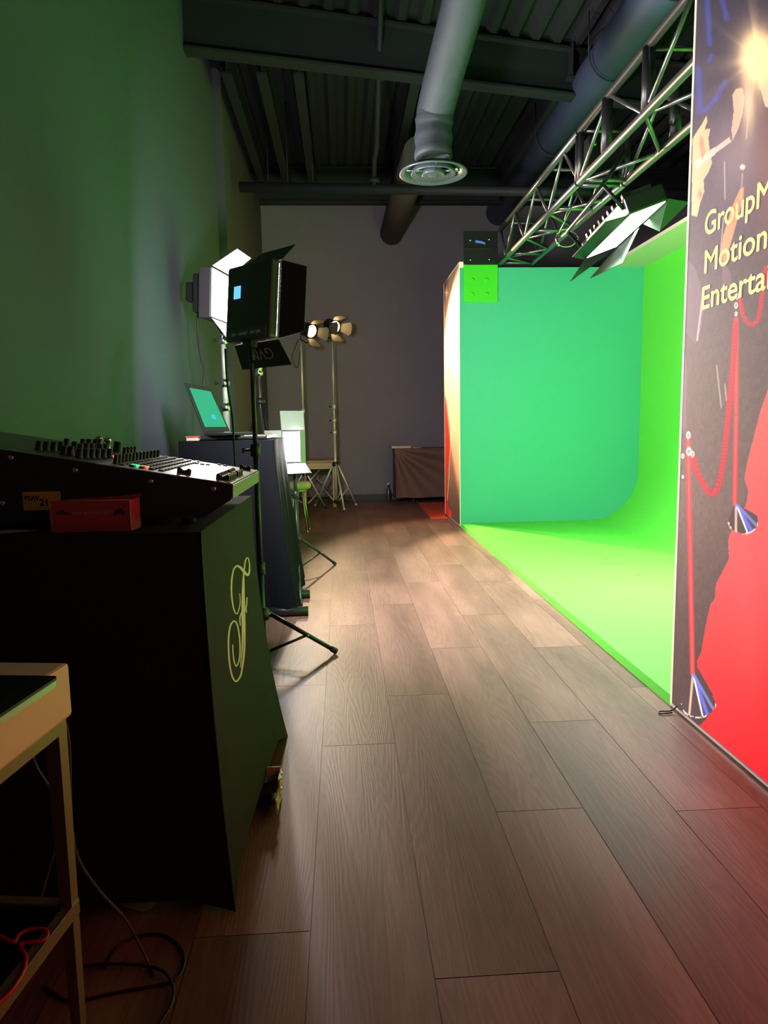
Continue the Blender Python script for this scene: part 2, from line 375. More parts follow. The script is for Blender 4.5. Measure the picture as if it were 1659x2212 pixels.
# ---- truss
TB = ZT+.035; TX0 = 1.663; TX1 = 1.989; TH = .33
tr = thing('box_truss', 'grey metal box truss running above the open front of the green stage', 'truss', (1.83, 4, TB))
J = 4.92
for (x, z) in ((TX0, TB), (TX1, TB), (TX0, TB+TH), (TX1, TB+TH)):
    for (y0, y1) in ((.6, J-.015), (J+.015, YE-.02)):
        m = MB(); m.tube([V(x, y0, z), V(x, y1, z)], .025, 16); m.build('chord', GUN, tr)
def rung(p, q, r=.0125, mt=GUN, name='diagonal'):
    m = MB(); m.tube([p, q], r, 10); return m.build(name, mt, tr)
y = .75; k = 0
while y < YE-.1:
    y2 = min(y+(.52 if y < J-.3 else .36), YE-.05)
    za, zb = (TB, TB+TH) if k % 2 == 0 else (TB+TH, TB)
    rung(V(TX0, y, za), V(TX0, y2, zb)); rung(V(TX1, y, za), V(TX1, y2, zb))
    xa, xb = (TX0, TX1) if k % 2 == 0 else (TX1, TX0)
    if abs(y-J) > .25: rung(V(xa, y, TB), V(xb, y2, TB))
    if k % 2 == 0: rung(V(TX0, y, TB+TH), V(TX1, y, TB+TH), name='crossbar')
    y = y2; k += 1
for y in (J-.05, J+.05, 6.1, 6.9, 7.28, 5.5): rung(V(TX0, y, TB), V(TX1, y, TB), .016, name='crossbar')
for (x, y) in ((TX0, 3.84), (TX0, 4.42), (TX1, 4.2)):
    rung(V(x, y, TB+.01), V(x, y, TB+TH-.01), .034, BLKM, 'upright')
for y in (J-.03, J+.03):
    for x in (TX0, TX1): rung(V(x, y, TB), V(x, y, TB+TH), .02, BLKM, 'upright')
p = at(1305, 322, 4.95)
t = thing('junction_box', 'black square metal box mounted inside the truss above the stage', 'box', (p.x, 4.95, TB+.1))
m = MB(); m.box((TX0+.1, 5.02, TB+.03), (TX1+.02, 5.14, TB+TH+.02)); m.build('case', BLKM, t, bevel=.006)
for dx, dz in ((.14, .29), (.29, .06)):
    m = MB(); m.lathe(V(TX0+dx, 5.02, TB+dz), [(.016, 0), (.016, .008), (.008, .012), (0, .012)], axis=(0, -1, 0), n=12); m.build('knob', mat('brass', (.6, .5, .25), .3, 1), t)
# safety cable
loop = [at(px, py, 5.0) for px, py in ((1203, 505), (1200, 515), (1207, 528), (1220, 533), (1236, 530), (1248, 516), (1246, 508), (1232, 498), (1212, 496))]
m = MB(); m.tube(smooth_path(loop+[loop[0]], 4), .004, 6); m.tube([at(1206, 505, 5.0), V(TX0+.05, 5.0, TB)], .004, 6)
m.tube([at(1203, 517, 5.0), at(1207, 532, 5.0)], .009, 8)
single('safety_cable', m, CHR, 'thin steel safety cable looped below the truss', 'cable')
# ---- overhead stage light
LX = 1.72; LZ = 2.12; LD = V(.34, -.08, -.94).normalized()
fc = at(1283, 542, 4.75); nc = at(1424, 452, 4.75*(1283-744)/(1424-748))
mid = (fc+nc)/2; Lf = (fc-nc).length/2*.80
t = thing('stage_light', 'long softlight with open barn doors hanging under the truss over the green stage', 'light', tuple(mid))
fr = frame(mid, LD, V(0, 1, 0)); HW = .115   # local x: across, y: towards the light's aim, z: along the body
m = MB(); m.box((-HW, -.10, -Lf), (HW, -.004, Lf), fr); m.build('housing', BLKM, t, bevel=.01)
m = MB(); m.box((-HW+.012, -.004, -Lf+.012), (HW-.012, .0, Lf-.012), fr); m.build('light_face', mat('stage_light_face', (1, 1, 1), .5, emit=(.97, 1, .97), es=3), t)
m = MB()
for k in range(9):
    z = -Lf+.08+k*(2*Lf-.16)/8; m.box((-HW+.03, -.135, z-.012), (HW-.03, -.10, z+.012), fr)
m.build('heat_fins', BLK, t)
m = MB(); m.tube([fr(V(-HW, -.05, -Lf*.9)), fr(V(-HW-.06, -.2, -Lf*.9)), fr(V(-HW-.06, -.2, Lf*.9)), fr(V(-HW, -.05, Lf*.9))], .012, 8)
m.tube([fr(V(-HW-.06, -.2, 0)), V(TX0+.1, mid.y+.1, TB)], .014, 8); m.build('yoke', BLKM, t)
DG = mat('barn_door_metal', (.004, .010, .004), .6, 0, spec=.1)  # green bounce from the stage tinted into the near-black metal
def door(pts, name='barn_door', mt=DG, parent=t, th=.003):
    q = MB(); q.add(pts, [tuple(range(len(pts)))]); return q.build(name, mt, parent, solid=th)
z0 = -Lf if fr(V(0, 0, -Lf)).y > fr(V(0, 0, Lf)).y else Lf   # far end
yf = fr(V(0, 0, z0)).y; yn_ = fr(V(0, 0, -z0)).y; ym = (yf+yn_)/2
sx1 = HW if fr(V(HW, 0, 0)).x > fr(V(-HW, 0, 0)).x else -HW     # stage side
door([fr(V(sx1, 0, z0)), fr(V(sx1, 0, z0*.02)), at(1345, 568, ym+.05), at(1275, 601, yf)])
door([fr(V(sx1, -.01, z0*-.05)), fr(V(sx1, -.01, -z0)), at(1490, 436, yn_), at(1425, 500, ym-.2)], mt=mat('green_lit_door_metal', (.02, .05, .02), .6, spec=.1))  # greener copy: the glow from below is put into its colour
door([fr(V(sx1, 0, z0)), fr(V(-sx1, 0, z0)), at(1231, 609, yf+.05)], mt=BLKM)
door([fr(V(-sx1, 0, -z0)), fr(V(-sx1, 0, z0)), fr(V(-sx1*1.9, -.03, z0*.8)), fr(V(-sx1*1.9, -.03, -z0*.8))], mt=BLKM)
area('stage_light_lamp', fr(V(0, .006, 0)), LD, 2*HW-.03, 2*Lf-.03, P_STAGE, (.97, 1, .96), t, 2.1)

# ================================================================ PRINTED WALLS
def lin(c): c = np.asarray(c, float)/255.; return np.where(c <= .04045, c/12.92, ((c+.055)/1.055)**2.4)
def seg(px, py, a, b):
    ax, ay = a; bx, by = b; dx, dy = bx-ax, by-ay; t_ = np.clip(((px-ax)*dx+(py-ay)*dy)/(dx*dx+dy*dy+1e-9), 0, 1)
    return np.hypot(px-ax-t_*dx, py-ay-t_*dy)
def inpoly(px, py, P):
    r = np.zeros(px.shape, bool); n = len(P)
    for i in range(n):
        (x1, y1), (x2, y2) = P[i], P[(i+1) % n]
        c = ((y1 > py) != (y2 > py)); r ^= c & (px < (x2-x1)*(py-y1)/((y2-y1) if y2 != y1 else 1e-9)+x1)
    return r
def blend(im, c, a): a = np.clip(a, 0, 1)[..., None]; return im*(1-a)+np.array(c, float)*a
def sm(x, a, b): t_ = np.clip((x-a)/(b-a), 0, 1); return t_*t_*(3-2*t_)
rng = np.random.RandomState(3)
def dotnoise(shape, sc): 
    a = rng.rand(shape[0]//sc+2, shape[1]//sc+2); return np.kron(a, np.ones((sc, sc)))[:shape[0], :shape[1]]
def art_near(px, py):
    ys = np.array([0, 250, 500, 800, 1100, 1400, 1700.])
    cs = np.array([(40, 34, 50), (62, 48, 62), (76, 60, 70), (92, 74, 72), (104, 82, 78), (80, 60, 58), (66, 48, 50)], float)
    im = np.stack([np.interp(py, ys, cs[:, k]) for k in range(3)], -1)
    im *= (1+.10*(dotnoise(px.shape, 1)-.5)+.08*(dotnoise(px.shape, 6)-.5))[..., None]
    for a, b, w_ in (((1528, 0), (1533, 95), 5), ((1560, 0), (1570, 40), 5), ((1566, 178), (1545, 215), 5), ((1545, 215), (1522, 240), 4), ((1532, 130), (1536, 120), 4), ((1508, 150), (1512, 240), 6)):
        im = blend(im, (52, 62, 160), .6*(1-sm(seg(px, py, a, b), w_*.3, w_*2)))
    im = blend(im, (190, 160, 160), .5*np.exp(-((px-1600)/70)**2-((py-330)/110)**2))
    im = blend(im, (150, 90, 84), .5*np.exp(-((px-1660)/30)**2-((py-380)/200)**2))
    # hands and arms
    peach = (226, 166, 126)
    for P, c in (
        ([(1496, 300), (1505, 285), (1516, 268), (1526, 250), (1528, 262), (1522, 280), (1534, 278), (1530, 300), (1534, 330), (1538, 352), (1530, 372), (1520, 388), (1521, 415), (1512, 440), (1506, 468), (1494, 465)], peach),
        ([(1582, 205), (1590, 192), (1603, 190), (1608, 210), (1604, 245), (1596, 275), (1583, 303), (1580, 280), (1585, 240)], (226, 165, 138)),
        ([(1659, 135), (1648, 150), (1638, 180), (1645, 200), (1652, 228), (1662, 235), (1700, 235), (1700, 120)], (236, 190, 160)),
        ([(1598, 408), (1607, 405), (1606, 430), (1594, 470), (1580, 520), (1566, 570), (1555, 560), (1562, 510), (1580, 450)], (228, 140, 100)),
        ([(1500, 350), (1575, 296), (1580, 305), (1504, 365)], (214, 176, 158))):
        im = blend(im, c, .92*inpoly(px, py, P))
    im = blend(im, (190, 120, 90), .8*(inpoly(px, py, [(1514, 290), (1520, 300), (1524, 330), (1516, 345), (1510, 310)])))
    im = blend(im, (130, 62, 50), .5*np.exp(-((px-1512)/5)**2-((py-420)/9)**2))
    # star flare
    d = np.hypot((px-1636)/.62, py-125)
    ang = np.arctan2(py-125, (px-1636)/.62)
    ray_ = np.maximum(np.cos(ang*4+.5), 0)**6*.55+np.maximum(np.cos(ang*7), 0)**10*.35
    im = blend(im, (255, 206, 150), np.exp(-(d/74)**2))
    im = blend(im, (255, 222, 160), np.exp(-(d/58)**4)+ray_*np.exp(-d/75))
    im = blend(im, (255, 214, 170), .8*np.exp(-((px-1617)/16)**2-((py-225)/62)**2))
    # jackets
    im = blend(im, (104, 84, 94), .7*inpoly(px, py, [(1484, 560), (1500, 575), (1512, 610), (1521, 660), (1517, 700), (1503, 745), (1482, 720)]))
    im = blend(im, (200, 170, 170), .7*(1-sm(seg(px, py, (1518, 640), (1506, 735)), 1, 3)))
    im = blend(im, (118, 96, 106), .6*inpoly(px, py, [(1560, 560), (1578, 590), (1580, 640), (1560, 640)]))
    im = blend(im, (120, 96, 104), .7*inpoly(px, py, [(1481, 765), (1483, 800), (1481, 920), (1473, 935), (1472, 870)]))
    for a, b in (((1565, 350), (1566, 430)), ((1604, 375), (1600, 430)), ((1548, 790), (1558, 880)), ((1566, 830), (1569, 865)), ((1563, 470), (1555, 560)), ((1618, 235), (1612, 300))):
        im = blend(im, (215, 190, 180), .5*(1-sm(seg(px, py, a, b), .7, 2.2)))
    im = blend(im, (235, 215, 190), 1-sm(np.hypot(px-1604, py-361), 4, 7))
    # red carpet
    RC = [(1800, 760), (1659, 841), (1643, 887), (1628, 945), (1615, 997), (1608, 1034), (1617, 1060), (1612, 1090), (1576, 1155), (1573, 1168), (1575, 1207), (1565, 1227), (1547, 1261), (1544, 1294), (1535, 1305), (1524, 1354), (1515, 1408), (1506, 1428), (1506, 1441), (1513, 1452), (1540, 1500), (1531, 1547), (1500, 1580), (1470, 1620), (1800, 1900)]
    rc = inpoly(px, py, RC).astype(float)
    red = np.stack([np.interp(py, [850, 1200, 1500, 1700], v) for v in ([255, 250, 240, 235], [92, 80, 44, 24], [88, 82, 50, 38])], -1)
    red *= (1+.05*(dotnoise(px.shape, 5)-.5))[..., None]
    im = im*(1-rc[..., None])+red*rc[..., None]
    im = blend(im, (205, 100, 100), .28*rc*np.exp(-((px-1620)/45)**2-((py-1330)/160)**2))
    im = blend(im, (90, 74, 76), .35*(1-rc)*np.exp(-((px-1530)/26)**2-((py-1330)/110)**2)*dotnoise(px.shape, 3))
    # stanchion posts
    for a, b in (((1486, 950), (1490, 1150)), ((1490, 1150), (1496, 1455)), ((1590, 690), (1590, 900)), ((1590, 900), (1587, 1088))):
        dd = seg(px, py, a, b); im = blend(im, (196, 52, 58), 1-sm(dd, 4, 7)); im = blend(im, (228, 92, 88), .8*(1-sm(np.abs(dd), .8, 3)))
    # ropes
    def rope(pts, w_):
        nonlocal im
        P = smooth_path([V(x, y_, 0) for x, y_ in pts], 5); best = np.full(px.shape, 1e9); arc = np.zeros(px.shape); s = 0
        for i in range(len(P)-1):
            dd = seg(px, py, (P[i].x, P[i].y), (P[i+1].x, P[i+1].y)); k_ = dd < best; best = np.where(k_, dd, best); arc = np.where(k_, s, arc); s += (P[i+1]-P[i]).length
        braid = .5+.5*np.sin(py*.9+best*1.2)*np.cos(px*.8)
        im = blend(im, (196, 50, 60), 1-sm(best, w_-1.5, w_+1)); im = blend(im, (120, 20, 34), .55*braid*(best < w_))
    c7 = lambda L: [(1440+a/3.206, 560+b/3.206) for a, b in L]
    rope(c7([(185, 1380), (220, 1490), (300, 1620), (350, 1590), (385, 1450), (410, 1250), (440, 950), (462, 700), (478, 440)]), 6.5)
    rope(c7([(505, 270), (530, 390), (580, 450), (635, 410), (665, 220), (690, 60)]), 5)
    # chrome fittings and cone bases
    def cone(ax, ay, bx, by, rx, ry):
        nonlocal im
        P = [(ax-2, ay), (ax+2, ay)]+[(bx+rx*math.cos(a), by+ry*math.sin(a)) for a in [(-.45+k*.2)*1.0 for k in range(0, 20)]]
        k_ = inpoly(px, py, P); im = blend(im, (78, 58, 62), k_.astype(float))
        for f, c, w_ in ((.35, (206, 170, 140), 3), (.72, (92, 104, 210), 4.5), (.62, (235, 235, 245), 2), (.9, (110, 118, 190), 3.5)):
            a = math.pi*(1-f)+.1; e_ = (bx+rx*math.cos(a)*.95, by+ry*math.sin(a)*.9); im = blend(im, c, k_*(1-sm(seg(px, py, (ax, ay), e_), w_*.4, w_*1.3)))
        rim = np.abs(np.hypot((px-bx)/rx, (py-by)/ry)-1)*ry; im = blend(im, (240, 225, 210), .8*(rim < 1.6)*(py > by)*(dotnoise(px.shape, 4) > .45))
    cone(1497, 1455, 1508, 1520, 37, 30)
    cone(1590, 1088, 1606, 1125, 32, 28)
    for (x, y_, r_) in ((1487, 940, 6), (1488, 975, 7), (1496, 981, 5), (1592, 640, 5), (1590, 660, 5), (1590, 678, 4), (1475, 985, 4), (1475, 1030, 3)):
        dd = np.hypot(px-x, (py-y_)*.6); im = blend(im, (226, 210, 200), (1-sm(dd, r_*.6, r_))); im = blend(im, (110, 84, 84), (dd < r_*.45)*.7)
    ext = sm(px, 1760, 2050)  # unseen end of the panel: bright warm art added to light the foreground
    im = im*(1-ext[..., None])+np.stack([np.interp(py, [-2500, -900, 300, 1300, 2600], v) for v in ([74, 150, 238, 236, 225], [60, 110, 176, 70, 40], [70, 96, 136, 60, 44])], -1)*ext[..., None]
    return im
def art_far(px, py):
    ys = np.array([580, 660, 740, 850, 940, 1010, 1080, 1140.])
    cs = np.array([(88, 66, 66), (150, 108, 92), (214, 160, 124), (214, 158, 122), (216, 166, 128), (176, 130, 100), (116, 86, 70), (78, 60, 54)], float)
    im = np.stack([np.interp(py, ys, cs[:, k]) for k in range(3)], -1)
    im = blend(im, (255, 205, 140), .6*np.exp(-((px-993)/7)**2)*(1-sm(py, 1000, 1060))*sm(py, 640, 740))
    edge = np.interp(py, [840, 870, 920, 960, 1040, 1095, 1105, 1130], [960, 966, 971, 973, 965, 968, 975, 976])
    im = blend(im, (244, 52, 40), (py > 845)*(1-sm(px, edge-1, edge+1))*sm(py, 845, 880))
    for (x, y_, r_) in ((970, 690, 26), (976, 690, 28), (964, 632, 14), (979, 768, 22)):
        d = np.hypot((px-x)/.30, (py-y_)); ang = np.arctan2(py-y_, (px-x)/.30)
        im = blend(im, (255, 226, 160), np.exp(-(d/(r_*.55))**2)+.9*(np.maximum(np.cos(ang*4), 0)**4)*np.exp(-(d/r_)**2))
    for a, b in (((974, 925), (972, 985)), ((972, 985), (970, 1030)), ((970, 1030), (966, 1080)), ((978, 900), (982, 930)), ((977, 870), (985, 876))):
        im = blend(im, (255, 225, 190), .7*(1-sm(seg(px, py, a, b), .5, 1.6)))
    return im*np.array([.68, .60, .56])
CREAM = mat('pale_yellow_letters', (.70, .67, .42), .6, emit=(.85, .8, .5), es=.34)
def printed_panel(nm, y0, y1, artfn, label, step, z1=2.76):
    t = thing(nm, label, 'printed panel', (XF, (y0+y1)/2, 0))
    ny = int((y1-y0)/step); nz = int((z1-.02)/step)
    yy = np.linspace(y1-.012, y0+.012, ny+1); zz = np.linspace(.02, z1-.012, nz+1)
    YY, ZZ = np.meshgrid(yy, zz)
    D = np.stack([np.full(YY.shape, XF-.002), YY, ZZ-H], -1)
    A = np.array([right, down, fwd]); c = D@A.T
    px = c[..., 0]/c[..., 2]*F+CX; py = c[..., 1]/c[..., 2]*F+CY
    im = lin(np.clip(artfn(px, py), 0, 255))
    vv = np.stack([np.full(YY.shape, XF-.002), YY, ZZ], -1).reshape(-1, 3)-np.array(t.location)
    me = bpy.data.meshes.new('print'); n_ = (ny+1)
    me.vertices.add(len(vv)); me.vertices.foreach_set('co', vv.ravel())
    ii, jj = np.meshgrid(np.arange(ny), np.arange(nz)); base = (jj*n_+ii).ravel()
    fc_ = np.stack([base, base+1, base+n_+1, base+n_], -1); nf = len(fc_)
    me.loops.add(nf*4); me.loops.foreach_set('vertex_index', fc_.ravel())
    me.polygons.add(nf); me.polygons.foreach_set('loop_start', np.arange(nf)*4); me.polygons.foreach_set('loop_total', np.full(nf, 4))
    me.update(calc_edges=True)
    ca = me.color_attributes.new('art', 'FLOAT_COLOR', 'POINT'); ca.data.foreach_set('color', np.concatenate([im.reshape(-1, 3), np.ones((len(vv), 1))], 1).ravel())
    if 'art' not in MATS:
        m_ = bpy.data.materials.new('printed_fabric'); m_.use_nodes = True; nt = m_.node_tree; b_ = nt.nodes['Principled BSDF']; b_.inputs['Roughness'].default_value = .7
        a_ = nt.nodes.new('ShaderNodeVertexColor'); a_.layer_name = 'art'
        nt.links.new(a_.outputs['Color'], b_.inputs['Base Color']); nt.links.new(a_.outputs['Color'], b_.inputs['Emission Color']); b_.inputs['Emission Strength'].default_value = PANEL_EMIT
        MATS['art'] = m_
    me.materials.append(MATS['art']); pr = bpy.data.objects.new('print', me); C.objects.link(pr); pr.parent = t
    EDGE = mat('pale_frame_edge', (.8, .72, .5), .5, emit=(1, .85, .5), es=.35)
    for a_, b_ in (((XF-.004, y0, .012), (XF+.08, y0+.012, z1)), ((XF-.004, y1-.012, .012), (XF+.08, y1, z1)), ((XF-.004, y0, z1-.012), (XF+.08, y1, z1)), ((XF-.004, y0, .008), (XF+.08, y1, .018))):
        m = MB(); m.box(a_, b_); m.build('frame_edge', EDGE if a_[2] < .5 and b_[2] > 1 else mat('aluminium_edge', (.75, .72, .7), .35, .6), t)
    m = MB(); m.box((XF+.002, y0+.012, .018), (XF+.078, y1-.012, z1-.012)); m.build('backing', BLK, t)
    m = MB(); m.box((XF+.01, y0+.01, 0), (XF+.07, y1-.01, .008)); m.build('base_strip', BLK, t)
    return t, pr
pn, prn = printed_panel('printed_wall_panel', .30, YN, art_near, 'tall near wall panel printed with camera flash, hands, rope posts and red carpet', .0032)
pfar, prf = printed_panel('printed_wall_panel', YE+.005, 8.45, art_far, 'far printed wall panel with star flashes and red stripe left of the green wall', .006)
def headline(body, px, py, pxtop, parent, prt, sx=1.0):
    p = onX(px, py, XF-.0035); q = onX(px, pxtop, XF-.0035); cap = q.z-p.z
    return text_mesh('lettering', body, cap/.82, CREAM, p, (0, -1, 0), (0, 0, 1), prt, off=.0011*cap/.06, ext=.0006, sx=sx)
for body, x, y_, yt in (('GroupM', 1521, 511, 455), ('Motion', 1519, 592, 536), ('Entertainment', 1513, 670, 614)):
    headline(body, x, y_, yt, pn, prn, 1.04 if body == 'GroupM' else 1.17)
for body, x, y_, yt in (('GroupM', 961, 814, 796), ('Motion', 961, 834, 816), ('Entertainment', 961, 855, 838)):
    headline(body, x, y_, yt, pfar, prf)
m = MB(); p = G(1462, 1541); m.tube(smooth_path([V(XF-.008, p.y+.0, .03), V(XF-.03, p.y+.0, .012), V(XF-.07, p.y+.01, .006), V(XF-.075, p.y-.01, .006), V(XF-.03, p.y-.008, .008)]), .003, 6)
single('cable_tie', m, BLK, 'small black cable tie end on the floor at the near panel corner', 'cable tie')
# ================================================================ LEFT SIDE FURNITURE
# ---- covered mixer table
TZ = .885
tbl = thing('draped_table', 'table in a fitted black stretch cover with a cream script letter, under the mixing desk', 'table', (-.66, 1.87, 0))
A0 = V(-.302, 1.462, TZ); A1 = V(-.295, 2.235, TZ); B0 = V(-.272, 1.487, .0); B1 = V(-.221, 2.392, .0); XL = -1.12
def flare(v): return v**1.9
def side(u, v):      # u near->far, v top->bottom
    top = A0.lerp(A1, u); bot = B0.lerp(B1, u)
    hem = 4*u*(1-u)
    tri = max(0, 1-abs(u-.68)/.68) if u < .68 else max(0, 1-(u-.68)/.32)
    p = top.lerp(bot, v)
    p.x = top.x+(bot.x-top.x)*flare(v)-.012*hem*math.sin(math.pi*min(v, .8))
    p.y = top.y+(bot.y-top.y)*flare(v)
    zb = .07*min(1, u*9)*min(1, (1-u)*5)
    p.z = TZ+(zb-TZ)*v
    return p
def nearf(u, v):     # u left->right
    x0 = XL; top = V(x0, 1.462, TZ).lerp(A0, u); bot = V(x0, 1.487, .0).lerp(B0, u)
    p = top.lerp(bot, v); p.x = top.x+(bot.x-top.x)*flare(v); hem = 4*max(u, 0)*(1-u)
    p.y = top.y+(bot.y-top.y)*v+.012*hem*math.sin(math.pi*v); p.z = TZ+(.035*min(1, (1-u)*8)-TZ)*v; return p
def farf(u, v):
    top = A1.lerp(V(XL, 2.235, TZ), u); p = side(1, v).lerp(V(XL, 2.3, TZ*(1-v)+.05*v), u); return p
m = MB(); m.grid(side, 40, 48); m.grid(nearf, 24, 40); m.grid(farf, 10, 20)
m.add([V(XL, 1.462, TZ), A0, A1, V(XL, 2.235, TZ)], [(0, 1, 2, 3)])
cover = m.build('cover', FAB, tbl)
m = MB(); m.tube([nearf(1, k/30)+V(.0005, -.001, 0) for k in range(31)], .0016, 6); m.build('seam', BLK, cover)
bv = BVHTree.FromPolygons(m_v := [Vector(v) for v in (lambda q: q.v)(MB().grid(side, 40, 48))], MB().grid(side, 40, 48).f)
c4 = lambda L: [(400+a/4.608, 1160+b/4.608) for a, b in L]
strokes = [
 ([(543, 560), (548, 650), (535, 720), (514, 765), (488, 730), (468, 630), (460, 520), (466, 410), (485, 320), (518, 285)], [2, 3, 3.5, 4, 5, 6, 7, 7, 6, 8]),
 ([(518, 285), (552, 305), (590, 350), (622, 378), (638, 345), (641, 280), (630, 215), (614, 210), (598, 245), (588, 330), (578, 430), (572, 600), (570, 760), (573, 900), (568, 1100), (550, 1300)], [8, 11, 13, 11, 7, 4, 3.5, 4, 5, 5, 7, 9, 9, 9, 6, 2]),
 ([(583, 350), (586, 600), (590, 800), (592, 1000), (584, 1180), (560, 1350), (535, 1410), (505, 1437), (470, 1390), (445, 1280), (432, 1120), (434, 980), (452, 880), (485, 838), (515, 865), (535, 950), (546, 1080), (540, 1210), (512, 1284), (488, 1240), (476, 1150), (474, 1070)], [3, 7, 8, 8, 8, 7, 7, 7, 7, 7, 7, 7, 7, 6, 6, 6, 6, 5, 5, 5, 4, 4]),
 ([(616, 600), (610, 680), (598, 730), (565, 748), (548, 790), (545, 840), (551, 885)], [4, 5, 4, 4, 5, 5, 2]),
 ([(603, 690), (612, 755)], [4, 3])]
m = MB()
for L, ws in strokes:
    P = smooth_path([V(a, b, 0) for a, b in c4(L)], 7); W = np.interp(np.linspace(0, len(ws)-1, len(P)), range(len(ws)), ws)
    prev = None; vs2 = []
    for i, p in enumerate(P):
        t_ = (P[min(i+1, len(P)-1)]-P[max(i-1, 0)]).normalized(); nn = V(-t_.y, t_.x, 0)*(W[i]*.85/4.608+.5)
        for s_ in (1, -1):
            q = p+nn*s_; r = ray(q.x, q.y); h = bv.ray_cast(O, r.normalized())
            vs2.append((h[0]-r.normalized()*.0025) if h[0] else onX(q.x, q.y, -.27))
    m.add(vs2, [(2*i, 2*i+1, 2*i+3, 2*i+2) for i in range(len(P)-1)])
lg = m.build('script_emblem', mat('cream_print', (.80, .66, .62), .6), cover)
# hidden steel frame of the table
m = MB()
for (x, y) in ((-.34, 1.54), (-.34, 2.19), (-1.08, 1.54), (-1.08, 2.19)): m.tube([V(x, y, 0), V(x, y, .86)], .014, 8)
m.build('leg_frame', BLKM, tbl)
# silver-edged case under the cover
t = thing('road_case', 'case with silver riveted metal corner poking out under the black table cover', 'case', (-.5, 1.8, 0))
pc = G(566, 1750); pd = G(601, 1716); XC = pd.x+.010
m = MB(); m.box((-.95, pc.y-.002, .012), (XC-.02, pd.y-.02, .05)); m.build('body', BLK, t)
AL = mat('olive_tinted_aluminium', (.62, .60, .36), .5, .35)
m = MB(); m.box((XC-.004, pc.y-.05, .012), (XC, pd.y-.05, .055)); m.box((XC, pc.y-.05, .02), (XC+.003, pd.y-.05, .03)); m.build('edge_rail', AL, t)
m = MB(); m.box((XC-.002, pd.y-.065, .008), (XC+.003, pd.y, .082)); m.box((XC-.04, pd.y-.004, .008), (XC, pd.y, .09)); cc = m.build('corner_bracket', AL, t)
for dy, z in ((-.015, .075), (-.035, .07), (-.038, .04)):
    m = MB(); m.lathe(V(XC+.003, pd.y+dy, z), [(.006, 0), (.004, .003), (0, .004)], axis=(1, 0, 0), n=10); m.build('rivet', CHR, cc)
# paper sheet under hem
pp = [G(252, 1950), G(285, 1943), G(344, 1942), G(330, 1962), G(308, 1971), G(270, 1962)]
m = MB(); m.add([p+V(0, .0, .002) for p in pp], [tuple(range(6))]); 
single('paper_sheet', m, mat('grey_paper', (.30, .30, .28), .8), 'grey folded sheet of paper on the floor under the black table hem', 'paper', solid=.001)

# ---- mixing desk
MY0 = 1.565; MY1 = 2.05
def mx(x): return .975+(-.25-x)*(.088/.51)
prof = [V(-.25, MY0, .975), V(-.252, MY0, .941), V(-.31, MY0, .905), V(-1.0, MY0, .895), V(-1.0, MY0, mx(-1.0))]
mixn = thing('mixing_desk', 'large black audio mixing desk with sloping silver control panel on the black covered table', 'mixing desk', (-.6, 1.8, TZ))
m = MB(); m.prism(prof, (0, MY1-MY0, 0)); body = m.build('body', mat('black_desk_side', (.026, .030, .044), .42, .1), mixn)
nrm = V(.088/.51, 0, 1).normalized(); sl = V(-1, 0, .088/.51).normalized(); T0 = V(-.25, MY0, .975)
def deskf(s, y, h=0): return T0+sl*s+V(0, y, 0)+nrm*h     # s from front edge, y from near side
PAN = mat('silver_control_panel', (.62, .60, .62), .35, .2, noise=.05)
m = MB(); m.add([deskf(.0, .004, .0015), deskf(.0, .481, .0015), deskf(.30, .481, .0015), deskf(.30, .004, .0015)], [(0, 1, 2, 3)]); m.build('control_panel', PAN, mixn, solid=.002)
m = MB(); m.add([deskf(.30, .004, .0015), deskf(.30, .481, .0015), deskf(.75, .481, .0015), deskf(.75, .004, .0015)], [(0, 1, 2, 3)]); m.build('channel_panel', mat('dark_channel_panel', (.10, .10, .11), .4, .2, noise=.05), mixn, solid=.002)['label'] = 'darker rear control panel'
m = MB(); m.add([V(-.249, MY0+.002, .943), V(-.249, MY1-.002, .943), V(-.2475, MY1-.002, .974), V(-.2475, MY0+.002, .974)], [(0, 1, 2, 3)]); m.build('front_strip', mat('pale_front_strip', (.40, .46, .36), .3, .3), mixn, solid=.002)['label'] = 'pale front strip'
for px, py in ((23, 989), (162, 1016), (325, 1040), (461, 1056), (5, 1087)):
    p = at(px, py, MY0); m = MB(); m.lathe(p, [(.006, 0), (.006, .0015), (.002, .0015), (0, .001)], axis=(0, -1, 0), n=12); m.build('screw', CHR, body)
for k in range(4):
    m = MB(); m.lathe(V(-.36 if k % 2 else -.95, MY0+.06 if k < 2 else MY1-.06, TZ+.0005), [(0, 0), (.016, 0), (.016, .009), (0, .009)], n=12); m.build('rubber_foot', RUB, mixn)
def onDesk(px, py): return onP(px, py, T0+nrm*.002, nrm)
def clampdesk(p): return V(p.x, min(max(p.y, MY0+.012), MY1-.012), 0) 
KN = mat('dark_knob', (.02, .02, .022), .35)
def knob(px, py, r=.0075, h=.019, wb=True):
    p = onDesk(px, py)
    s = (-.25-p.x)/(-sl.x); y = min(max(p.y-MY0, .015), .47)
    p = deskf(s, y, .002); m = MB(); m.lathe(p, [(r*1.15, 0), (r*1.15, .002), (r*.95, .004), (r*.85, h), (r*.6, h+.001), (0, h+.001)], axis=nrm, n=12)
    return m.build('knob', KN, mixn)
for px, py in ((83, 972), (99, 973), (115, 974), (130, 974), (137, 983), (151, 984), (160, 972), (170, 989), (184, 989), (197, 989), (209, 989), (222, 989), (235, 988), (172, 977), (185, 976), (197, 976), (205, 965), (215, 977), (226, 976), (143, 965), (191, 965), (178, 965)): knob(px, py, .0085, .021)
for k in range(13): knob(249+k*7.6, 1002-k*1.15, .0058, .020)
for k in range(4): knob(268+k*7.2, 983-k*.9, .006, .02)
knob(252, 975, .012, .027)
GL = {}
